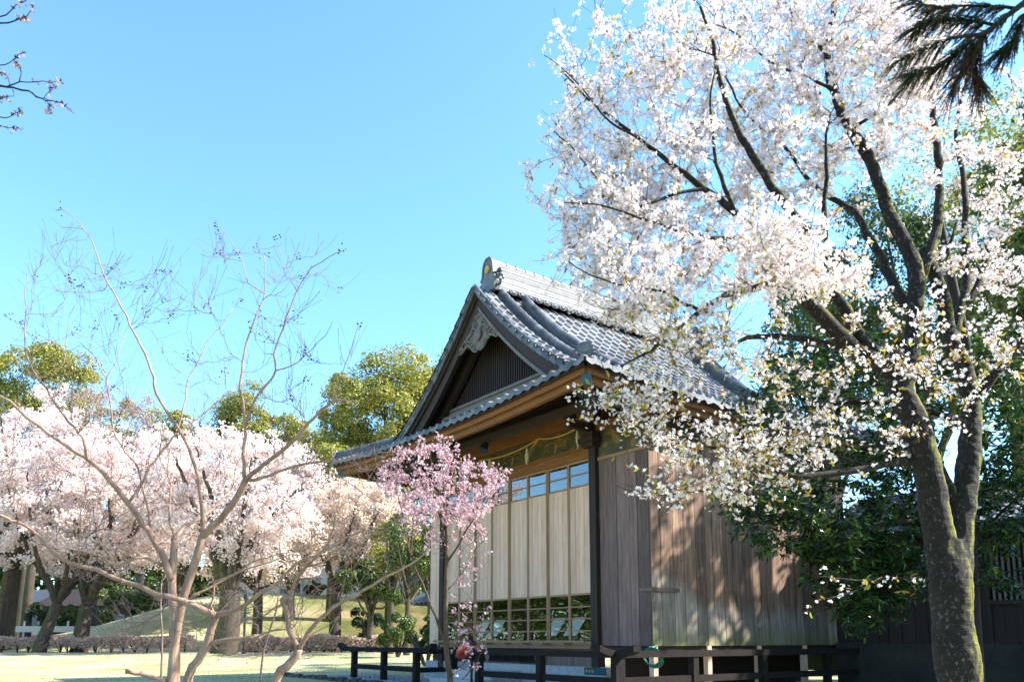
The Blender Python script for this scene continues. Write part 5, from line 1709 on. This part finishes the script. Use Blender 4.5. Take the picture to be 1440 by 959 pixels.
def far_tree(nm, label, cat, px, D, topy, boty, halfw, depth, m, n, size, nl=26, trunk_r=.3, group=None, lean=0, bark_m='far_bark', low=-.95):
    s = D / 1150.0
    base = at(px, 899, D); gx_, gy_ = base[0], base[1]; zb = float(gz(gx_, gy_))
    zt = at(px, topy, D)[2]; zl = at(px, boty, D)[2]
    r = empty(nm, (gx_, gy_, zb), 0, label, cat, group)
    R = (halfw * s, depth, (zt - zl) / 2 * .95)
    C = np.array([lean * s, 0, (zt + zl) / 2 - zb])
    o, cen = lumps_crown('crown', r, C, R, nl, n, size, m, low=low)
    mb = MB()
    p = np.array([[0, 0, -.2], [lean * s * .1, .1, C[2] * .35], [lean * s * .6, 0, C[2] * .8], C + [0, 0, R[2] * .3]])
    mb.tube(smooth_path(p, .4), np.linspace(trunk_r * 1.15, trunk_r * .3, len(smooth_path(p, .4))), 10)
    for q in cen[:14]:
        a = p[1] + (p[2] - p[1]) * rng.uniform(.2, 1)
        mb.tube(smooth_path([a, (a + q) / 2 + [0, 0, -.3], q], .5), np.linspace(trunk_r * .4, .03, len(smooth_path([a, (a + q) / 2 + [0, 0, -.3], q], .5))), 6)
    mb.build('trunk', M[bark_m], r, True)
    return r


G_ = 'evergreen trees beyond the lawn'
far_tree('camphor_tree', 'big rounded yellow green camphor beside the left roof corner', 'tree', 535, 60, 492, 720, 92, 5.0, M['camphor_leaf'], 52000, .25, 130, .45, G_)
far_tree('camphor_tree', 'bright green tree crown rising right behind the hall gable', 'tree', 640, 66, 470, 700, 80, 5.0, M['camphor_leaf'], 42000, .25, 110, .45, G_)
far_tree('camphor_tree', 'low yellow green crown nestled below the big camphor at the roof tip', 'tree', 462, 52, 615, 700, 42, 3, M['camphor_leaf'], 13000, .22, 44, .25, G_)
far_tree('camphor_tree', 'yellow green crown at the far left edge above the cherries', 'tree', 25, 78, 472, 640, 75, 5.5, M['camphor_leaf'], 26000, .30, 80, .5, G_)
far_tree('camphor_tree', 'distant evergreen crown in the gap over the tall myrtle trunk', 'tree', 330, 84, 545, 690, 70, 5, M['camphor_leaf'], 26000, .30, 80, .5, G_)
far_tree('camphor_tree', 'dull green distant crown left of the middle gap, over the cherries', 'tree', 190, 86, 560, 700, 80, 5, M['camphor_leaf'], 22000, .30, 70, .5, G_)
far_tree('camphor_tree', 'small distant evergreen between the gap crown and the big camphor', 'tree', 415, 82, 585, 700, 40, 4, M['camphor_leaf'], 14000, .3, 50, .4, G_)
far_tree('camphor_tree', 'evergreen behind the hall, hidden by its roof, shading the mound', 'tree', 715, 61, 500, 800, 80, 5.0, M['camphor_leaf'], 20000, .3, 46, .45, G_)
far_tree('camphor_tree', 'second evergreen behind the hall, shading the far slope', 'tree', 770, 63, 520, 800, 90, 5.0, M['camphor_leaf'], 20000, .3, 46, .45, G_)
# unseen evergreens added behind and right of the camera to hold off the sky
for (x_, y_, rx, h_, lab) in ((10.5, -4.5, 5.5, 15, 'added tall evergreen behind the camera to the right, unseen, blocking sky light'), (13, -15, 6.0, 16, 'added tall evergreen well behind the camera, unseen, blocking sky light'), (16.5, 10.8, 3.0, 10.5, 'added unseen evergreen just outside the right edge, blocking sky light from the side wall'), (19, -5.5, 5.5, 16, 'added tall evergreen far right of the camera, unseen, blocking sky light')):
    r = empty('evergreen_tree', (x_, y_, 0), 0, lab, 'tree', 'unseen evergreens added around the camera')
    o, cen = lumps_crown('crown', r, (0, 0, h_ * .58), (rx, rx, h_ * .42), 60, 13000, .5, M['green_leaf'])
    mb = MB(); mb.tube([(0, 0, -.1), (.1, 0, 4), (0, .1, h_ * .8)], [.4, .33, .1], 10)
    mb.build('trunk', M['far_bark'], r, True)
# broadleaf trees low beside the hall
far_tree('broadleaf_tree', 'mid green tree with pale trunk between mound and left railing', 'tree', 520, 44, 770, 870, 46, 2.6, M['green_leaf'], 9000, .17, 22, .20, 'low green trees beside the hall')
far_tree('broadleaf_tree', 'thin dark trunked green tree left of the shed', 'tree', 572, 38, 690, 850, 40, 2.2, M['green_leaf'], 9000, .15, 22, .16, 'low green trees beside the hall')
far_tree('broadleaf_tree', 'leafy green tree leaning behind the shed roof', 'tree', 604, 42, 700, 860, 30, 2.0, M['green_leaf'], 7000, .16, 18, .18, 'low green trees beside the hall')
far_tree('broadleaf_tree', 'straight pale trunked tree rising behind the left railing', 'tree', 548, 40, 720, 835, 34, 2.0, M['camphor_leaf'], 6000, .16, 18, .2, 'low green trees beside the hall')
# trees behind the annex
far_tree('oak_tree', 'tall broad evergreen oak behind the annex, green through the white blossom', 'tree', 1330, 24, 245, 600, 170, 3.4, M['green_leaf'], 26000, .15, 60, .3, 'evergreens behind the annex')
far_tree('oak_tree', 'lighter green oak at the right edge under the cedar bough, behind the blossom', 'tree', 1462, 26, 85, 560, 120, 3.4, M['camphor_leaf'], 26000, .15, 60, .3, 'evergreens behind the annex')
far_tree('oak_tree', 'evergreen oak behind the hall rear corner under the cherry limbs', 'tree', 1180, 30, 380, 640, 100, 3.2, M['green_leaf'], 15000, .17, 30, .28, 'evergreens behind the annex')
# a neighbour of those oaks standing just outside the frame, which throws the dappled shade on the side wall
r = empty('oak_tree', (13.6, 17.7, 0), 0, 'evergreen oak over the annex roof at the right edge, shading the hall side', 'tree', 'evergreens behind the annex')
o, cen = lumps_crown('crown', r, (-.2, .1, 9.6), (2.7, 2.9, 4.4), 34, 6000, .24, M['green_leaf'], low=-.98)
mb = MB(); mb.tube([(0, 0, -.1), (.1, 0, 3), (0, .1, 7), (0, 0, 11)], [.34, .28, .2, .06], 10)
for q in cen[:22]: mb.tube(smooth_path([(0, 0, rng.uniform(4, 8)), q * .6 + np.array([0, 0, 2.4]), q], .5), .05, 6)
mb.build('trunk', M['far_bark'], r, True)


def far_cherry(label, px, basey, D, fork, crown, n_t, n_f, size, m='far_blossom', trunk_r=.35, lean=0, bark_m='far_bark', group='cherry trees in bloom beyond the lawn', spread=.34, nm='cherry_tree'):
    """crown = (centre px, top y, bottom y, half width px)"""
    b = at(px, 899, D); b[2] = float(gz(b[0], b[1]))
    r = empty(nm, b, 0, label, 'tree', group)
    s = D / 1150.0
    cx, ty, by, hw = crown
    zt = at(px, ty, D)[2] - b[2]; zl = at(px, by, D)[2] - b[2]
    C = np.array([(cx - px) * s, 0, (zt + zl) / 2]); R = np.array([hw * s, hw * s * .75, (zt - zl) / 2])
    sk = Skel(.25)
    fz_ = at(px, fork, D)[2] - b[2]
    fk = np.array([lean * s, 0, fz_])
    sk.limb([(0, 0, -.15), fk * .5 + [rng.normal(0, .05), 0, 0], fk], trunk_r * 1.1, trunk_r * .8)
    nl = 7
    for k in range(nl):
        a = 2 * np.pi * k / nl + rng.uniform(-.3, .3)
        e = C + R * np.array([math.cos(a) * .75, math.sin(a) * .75, rng.uniform(-.1, .75)])
        mid = fk * .5 + e * .5 + np.array([0, 0, -.04 * R[2]]) + rng.normal(0, .25, 3)
        sk.limb([fk, fk * .75 + mid * .25 + rng.normal(0, .1, 3), mid, e], trunk_r * .5, .035, .03)
    limbs_mesh('trunk', sk.limbs, M[bark_m], r, 8)
    d = rand_dirs(n_t); rad = rng.uniform(.25, 1, (n_t, 1)) ** .45
    T = C + d * R * rad; T = T[T[:, 2] > zl * .8]
    tw = sk.colonize(T, tip=.008, grow=.012, up=.1, maxlen=6)
    twigs_mesh('twig', tw, M['twig'], r, 3, side=2, side_len=(.3, .9), tip=.006)
    S = twigs_mesh.side
    p1, _ = along(tw, int(n_f * 1.9), 3.0); p2 = np.repeat(S[:, 2], max(2, int(n_f * .6)), axis=0)
    P = np.vstack([p1, p2]); P = P + rng.normal(0, spread * .5, P.shape) * [1, 1, .7]
    scatter('blossom', *TUFT, P, basis(rand_dirs(len(P)), rng.uniform(0, 6, len(P))), rng.uniform(.5, 1.25, len(P)) * size * .70, M[m], r)
    return r


far_cherry('thick grey cherry trunk cut by the left edge of the picture', 3, 915, 47, 800, (20, 560, 800, 110), 170, 34, .17, trunk_r=.6, lean=6)
far_cherry('leaning mossy forked cherry near the left end of the hedge', 55, 918, 44, 848, (85, 610, 810, 120), 190, 36, .16, trunk_r=.36, lean=22)
far_cherry('dark forked cherry with several stems left of the mound', 112, 916, 45, 850, (175, 610, 800, 115), 190, 36, .16, trunk_r=.45, lean=6)
far_cherry('old mossy broad trunked cherry behind the tall myrtle', 315, 928, 41, 830, (320, 598, 800, 130), 230, 38, .15, trunk_r=.62, lean=5)
far_cherry('cherry in full pink bloom between the old trunk and the mound', 405, 900, 52, 830, (410, 635, 790, 95), 180, 36, .17, trunk_r=.4)
far_cherry('cream cherry with bronze leaves reaching to the left roof corner', 470, 900, 46, 830, (500, 672, 800, 85), 170, 36, .15, m='warm_blossom', trunk_r=.35)
far_cherry('cherry with yellowish leaves low in front of the mound', 360, 905, 45, 830, (350, 730, 830, 110), 130, 22, .14, m='warm_blossom', trunk_r=.3)
far_cherry('pale cherry behind the dark forked one, high on the mound', 235, 880, 58, 800, (240, 600, 780, 100), 170, 34, .19, trunk_r=.4)
far_cherry('white cherry far back at the left, above its neighbours', 35, 880, 62, 780, (45, 545, 760, 75), 130, 32, .2, trunk_r=.4)
far_cherry('brownish budding tree not yet in bloom, over the left cherries', 125, 880, 60, 780, (125, 535, 720, 95), 240, 16, .12, m='bud', trunk_r=.4, group='cherry trees in bloom beyond the lawn', nm='budding_tree')

far_cherry('cherry filling the gap between the forked cherry and the broad old trunk', 245, 912, 49, 835, (245, 640, 800, 95), 170, 34, .16, trunk_r=.3)
far_cherry('small cream cherry at the left roof corner, before the low green trees', 545, 905, 47, 840, (530, 700, 805, 62), 130, 34, .14, m='warm_blossom', trunk_r=.22)
# trees further left, outside the picture; the panes of the hall mirror them
far_tree('camphor_tree', 'evergreen left of the lawn outside the picture, mirrored in the panes', 'tree', -420, 33, 560, 900, 150, 4, M['green_leaf'], 12000, .3, 36, .4, G_)
far_tree('camphor_tree', 'second evergreen beyond the left edge, mirrored in the panes', 'tree', -760, 30, 520, 900, 170, 4, M['green_leaf'], 12000, .3, 36, .4, G_)
far_cherry('cherry left of the frame, mirrored white in the upper panes', -560, 905, 34, 800, (-560, 420, 780, 170), 150, 30, .17, trunk_r=.4)
far_cherry('cherry just outside the left edge by the hedge, mirrored in the panes', -250, 905, 40, 810, (-250, 520, 800, 130), 150, 30, .17, trunk_r=.4)

# hedges of clipped bare twigs
def hedge(label, x0, x1, Y, h, dpt, n, m, gaps):
    c = ((x0 + x1) / 2, Y); r = empty('hedge', (c[0], c[1], float(gz(*c))), 0, label, 'hedge', 'low clipped hedges along the path')
    n_ = n
    x = rng.uniform(x0, x1, n_); y = Y + rng.uniform(-dpt / 2, dpt / 2, n_); zz = rng.beta(2.2, 1.3, n_) * h * (.93 + .09 * np.sin(x * 1.7) + .05 * np.sin(x * 4.1))
    zz = np.maximum(zz, h * gaps * rng.uniform(.4, 1, n_))
    P = np.stack([x - c[0], y - c[1], gz(x, y) - float(gz(*c)) + zz], -1)
    scatter('foliage', *TUFT, P, basis(rand_dirs(n_), rng.uniform(0, 6, n_)), rng.uniform(.05, .12, n_), M[m], r)
    mb = MB()
    for xs_ in np.arange(x0 + .3, x1, .7):
        xs_ += rng.uniform(-.2, .2)
        g = float(gz(xs_, Y)) - float(gz(*c))
        for k in range(5):
            a = rng.uniform(-.4, .4); mb.tube([(xs_ - c[0], 0, g - .03), (xs_ - c[0] + a * .5, rng.uniform(-.2, .2), g + h * .45), (xs_ - c[0] + a, rng.uniform(-.3, .3), g + h * .9)], [.03, .02, .008], 5)
    mb.build('stems', M['far_bark'], r)


hedge('brown bare twigged hedge at the left, stems showing below', -34, -17.2, 44.3, .95, .9, 9000, 'hedge_leaf', .55)
hedge('dense pinkish brown hedge running from the old trunk to the hall', -14.5, 2, 44.3, .95, 1.0, 14000, 'hedge_leaf', .15)

# shrubs
def shrub(label, px, D, topy, hw, m, n, size):
    b = at(px, 899, D); b[2] = float(gz(b[0], b[1])); r = empty('shrub', b, 0, label, 'shrub', 'evergreen shrubs beyond the lawn')
    h = at(px, topy, D)[2] - b[2]; s = D / 1150
    lumps_crown('foliage', r, (0, 0, h * .45), (hw * s, hw * s * .8, h * .55), 16, n, size, m, low=-.6)
    mb = MB()
    for k in range(6): mb.tube([(0, 0, -.1), (rng.normal(0, .3), rng.normal(0, .3), h * .6)], .05, 5)
    mb.build('stems', M['far_bark'], r)


shrub('clipped dark shrub between the two leaning trunks at left', 60, 62, 838, 24, M['dark_leaf'], 4000, .22)
shrub('bushy green shrub left of the dark forked cherry', 100, 58, 845, 22, M['green_leaf'], 4000, .2)
shrub('dark round shrub on top of the mound beside the white wall', 445, 58, 815, 20, M['dark_leaf'], 4000, .2)
shrub('bright leafy shrub behind the left railing', 560, 36, 855, 34, M['green_leaf'], 6000, .13)
shrub('low green shrub at the foot of the shed', 600, 30, 862, 18, M['green_leaf'], 4000, .11)
shrub('shaded undershrub right of the mound', 515, 46, 840, 22, M['dark_leaf'], 4000, .16)
shrub('rough green thicket behind the cherry stems left of the mound', 175, 66, 800, 45, M['green_leaf'], 6000, .26)
shrub('dark green thicket behind the tall myrtle stem', 225, 70, 780, 38, M['green_leaf'], 5000, .26)

# the far wood closing the view
n = 150000
wa = rng.uniform(R_(-125), R_(35), n); wr = 108 + rng.uniform(-5, 5, n)
wx = wr * np.sin(wa); wy = wr * np.cos(wa)
wh = 12.5 + 2.4 * np.sin(wa * 21) + 1.5 * np.sin(wa * 57 + 1)
P = np.stack([wx, wy, gz(wx, wy) + wh * rng.uniform(0, 1, n) ** .8], -1)
tag(scatter('far_wood', *BLADE, P, basis(rand_dirs(n) + [0, -.5, .4], rng.uniform(0, 6, n)), rng.uniform(.5, 1.1, n), M['green_leaf'], None), kind='stuff')

# lamp post
b = at(343, 899, 40); b[2] = float(gz(b[0], b[1]))
r = empty('lamp_post', b, 0, 'slim dark post standing on the lawn before the hedge', 'post')
mb = MB(); mb.tube([(0, 0, -.05), (0, 0, .25)], .10, 10); mb.tube([(0, 0, .25), (0, 0, 2.6)], .055, 10); mb.build('pole', M['black'], r)
mb = MB(); mb.tube([(0, 0, 2.6), (0, 0, 2.66), (0, 0, 2.9), (0, 0, 2.95)], [.06, .12, .12, .02], 12); mb.build('head', M['black'], r)

# buildings far behind the mound
def far_house(label, px, D, w, h, dpt, mw, mr, roofh=1.6, win=3, z0=None, nm='house'):
    b = at(px, 899, D); b[2] = float(gz(b[0], b[1])) if z0 is None else z0
    r = empty(nm, b, R_(-8), label, 'building', 'buildings beyond the trees')
    mb = MB(); mb.box(-w / 2, w / 2, -dpt / 2, dpt / 2, -.3, h); mb.build('wall', mw, r)
    mb = MB(); e = .5
    mb.prism([(-dpt / 2 - e, h), (dpt / 2 + e, h), (0, h + roofh)], (-w / 2 - e, 0, 0.003), (0, 1, 0), (0, 0, 1), w + 2 * e); mb.build('roof', mr, r)
    for k in range(win):
        x = -w / 2 + w * (k + .5) / win
        mb = MB(); mb.box(x - .55, x + .55, -dpt / 2 - .04, -dpt / 2 - .003, h * .35, h * .75); f_ = mb.build('window', M['white_paint'], r)
        mb = MB(); mb.box(x - .48, x + .48, -dpt / 2 - .05, -dpt / 2 - .042, h * .37, h * .73); mb.build('pane', M['pipe'], f_)


far_house('dark roofed low house glimpsed between the left cherry trunks', 150, 74, 9, 3.0, 6, M['barge_wood'], M['annex_wood'], 1.6)
far_house('long pink brown roofed house on the rise behind the mound', 420, 86, 14, 3.0, 8, M['plaster'], M['pink_roof'], 2.4)
far_house('pale cream house behind the leaning cherry at left', 75, 84, 9, 3.6, 6, M['plaster'], M['pink_roof'], 1.6)
far_house('white walled building showing between the low green trees', 545, 78, 11, 4.5, 7, M['white_paint'], M['tile'], 1.6)
b = at(62, 899, 56); b[2] = float(gz(b[0], b[1]))
r = empty('fence', b, 0, 'long white low fence behind the left cherry trunks', 'fence')
mb = MB(); mb.box(-9, 6, -.03, .03, .45, .85); mb.build('panel', M['white_paint'], r)
for x in np.arange(-9, 6.1, 1.5):
    mb = MB(); mb.box(x - .05, x + .05, .035, .12, -.1, 1.2); mb.build('post', M['white_paint'], r)

# ------------------------------------------------------------------ branches reaching in from trees beside the camera
r = empty('cherry_tree', (-5.2, 5.0, 0), 0, 'dark cherry twigs with few blossoms at the top left corner', 'tree')
sk = Skel(.06)
loc = np.array([-5.2, 5.0, 0])
def BL(pts, Y, r0, r1): return sk.limb(np.array(path(pts, Y, Y)) - loc, r0, r1, .003)
sk.limb(np.array([(0, 0, -.05), (.05, 0, 1.8), (-.05, .05, 3.4), (.1, 0, 5.2), (.3, 0, 6.6)]), .16, .06, 0, True)
e1 = at(-60, 118, 5) - loc; e2 = at(-60, 40, 5) - loc; e3 = at(-60, 170, 5) - loc
sk.limb([np.array([.02, .02, 4.0]), (np.array([.02, .02, 4.0]) + e1) / 2 + [0, 0, .1], e1, at(0, 121, 5) - loc], .04, .010)
sk.limb([np.array([.1, 0, 5.0]), (np.array([.1, 0, 5.0]) + e2) / 2, e2, at(0, 32, 5) - loc], .035, .009)
sk.limb([np.array([.02, .02, 3.9]), (np.array([0.02, 0.02, 3.9]) + e3) / 2, e3, at(0, 178, 5) - loc], .03, .006)
n0 = len(sk.limbs)
BL([(0, 121), (18, 124), (40, 129), (52, 136), (64, 141), (80, 143), (92, 150), (104, 160)], 5, .008, .002)
BL([(10, 122), (28, 116), (50, 115), (70, 116), (84, 114)], 5, .005, .002)
BL([(27, 115), (29, 102), (27, 92), (22, 88)], 5, .004, .0015)
BL([(0, 92), (12, 90), (22, 80), (32, 75), (38, 74)], 5, .004, .0015)
BL([(62, 138), (69, 142), (70, 154), (66, 157)], 5, .003, .0015)
BL([(50, 135), (62, 138), (70, 128), (76, 122)], 5, .003, .0015)
BL([(14, 122), (12, 110), (8, 105), (0, 103)], 5, .003, .0015)
BL([(0, 24), (14, 16), (24, 8), (36, 2)], 5, .005, .002)
BL([(0, 33), (20, 30), (30, 25), (42, 18), (46, 10)], 5, .006, .002)
BL([(20, 30), (30, 24), (36, 28), (42, 32)], 5, .003, .0015)
BL([(0, 165), (12, 166), (20, 160), (28, 155)], 5, .004, .0015)
BL([(0, 177), (10, 179), (27, 181)], 5, .004, .0015)
BL([(17, 126), (18, 134), (8, 136), (-4, 140)], 5, .003, .0015)
limbs_mesh('trunk', sk.limbs[:1], M['cherry_bark'], r, 12)
limbs_mesh('limb', sk.limbs[1:n0], M['twig'], r, 8)
limbs_mesh('twig', sk.limbs[n0:], M['twig'], r, 5)
cl = []
for P, rr in sk.limbs[n0:]:
    k = rng.integers(len(P) // 2, len(P), 5); cl.append(P[k])
cl = np.vstack(cl)
fc = np.repeat(cl, 2, axis=0); od = rand_dirs(len(fc)); od[:, 2] -= .3
scatter('blossom', *FLOWER, fc + od * rng.uniform(.012, .035, (len(fc), 1)), basis(od, rng.uniform(0, 6, len(fc))), rng.uniform(.009, .015, len(fc)), M['bud'], r)  # petals take the dark bud colour to stand for shaded silhouettes
bp = np.repeat(cl, 5, axis=0); bd = rand_dirs(len(bp)); bd[:, 2] += .5
fr = basis(np.cross(bd, rand_dirs(len(bp))), rng.uniform(0, 6, len(bp)))
scatter('young_leaves', *LEAF, bp, fr, rng.uniform(.012, .026, len(bp)), M['capsule'], r)

# cedar bough from a tree outside the right edge
loc = np.array([4.9, 5.0, 0])
r = empty('cedar_tree', loc, 0, 'dark cedar bough with brown hanging needles at the top right corner', 'tree')
sk = Skel(.05)
mb = MB(); mb.tube([(0, 0, -.05), (.02, 0, 3), (0, 0, 7), (0, 0, 10)], [.25, .22, .17, .08], 12); mb.build('trunk', M['far_bark'], r, True)
def KL(pts, Ya, Yb, r0, r1): return sk.limb(np.array(path(pts, Ya, Yb)) - loc, r0, r1, .002)
sk.limb([np.array([0, 0, 6.2]), at(1520, -20, 5) - loc, at(1440, 5, 5) - loc], .05, .028)
n0 = len(sk.limbs)
KL([(1440, 5), (1420, 20), (1400, 36), (1380, 48), (1350, 52), (1320, 60), (1290, 72), (1268, 84)], 5, 4.8, .022, .004)
KL([(1425, 12), (1395, 10), (1360, 8), (1330, 12), (1300, 6), (1285, 0)], 5, 4.9, .012, .003)
KL([(1400, 36), (1370, 30), (1340, 26), (1310, 30), (1290, 40)], 5, 5.1, .012, .003)
KL([(1390, 42), (1375, 65), (1360, 85), (1350, 105), (1342, 125)], 5, 4.9, .012, .003)
KL([(1380, 48), (1352, 70), (1330, 88), (1300, 100), (1285, 105)], 5, 5.1, .010, .003)
KL([(1440, 20), (1432, 45), (1425, 60), (1415, 68)], 5, 5.1, .010, .003)
KL([(1378, 50), (1372, 80), (1374, 105), (1382, 120)], 5, 5.05, .008, .003)
limbs_mesh('branch', sk.limbs, M['twig'], r, 7)
# cord-like shoots fanning off the branchlets, clothed in short needles
SHP, SHD, ND, NDD = [], [], [], []
for li, (P, rr) in enumerate(sk.limbs[n0:]):
    T = np.gradient(P, axis=0); T /= np.linalg.norm(T, axis=1, keepdims=True)
    for q in range(115):
        k = rng.integers(len(P) // 8, len(P))
        d = T[k] * .75 + rand_dirs(1)[0] * .6 + np.array([-.3, 0, -.3]); d /= np.linalg.norm(d)
        l = rng.uniform(.07, .22)
        dead = rng.uniform() < (.85 if li in (3, 6) else .22)
        p1 = P[k] + d * l * .5; p2 = P[k] + d * l + np.array([0, 0, -.30 * l])
        SHP.append(np.stack([P[k], p1, p2])); SHD.append(dead)
        m_ = 46
        f = rng.uniform(0.05, 1, m_)[:, None]
        pp = (1 - f) ** 2 * P[k] + 2 * f * (1 - f) * p1 + f ** 2 * p2
        dd = d * .9 + rand_dirs(m_) * .55; dd /= np.linalg.norm(dd, axis=1, keepdims=True)
        ND.append(np.stack([pp, pp + dd * rng.uniform(.014, .03, (m_, 1))], 1)); NDD += [dead] * m_
SHP = np.array(SHP); SHD = np.array(SHD); ND = np.vstack(ND); NDD = np.array(NDD)
for nm, sv, mm in (('needles', False, 'cedar'), ('dead_needles', True, 'dead_needle')):
    V1, Q1 = tube_arrays(SHP[SHD == sv], np.tile([.003, .0025, .001], ((SHD == sv).sum(), 1)), 3)
    a = ND[NDD == sv]
    V2, Q2 = tube_arrays(a, np.tile([.0017, .0004], (len(a), 1)), 3)
    raw_mesh(nm, np.vstack([V1, V2]), [np.vstack([Q1, Q2 + len(V1)])], M[mm], r)
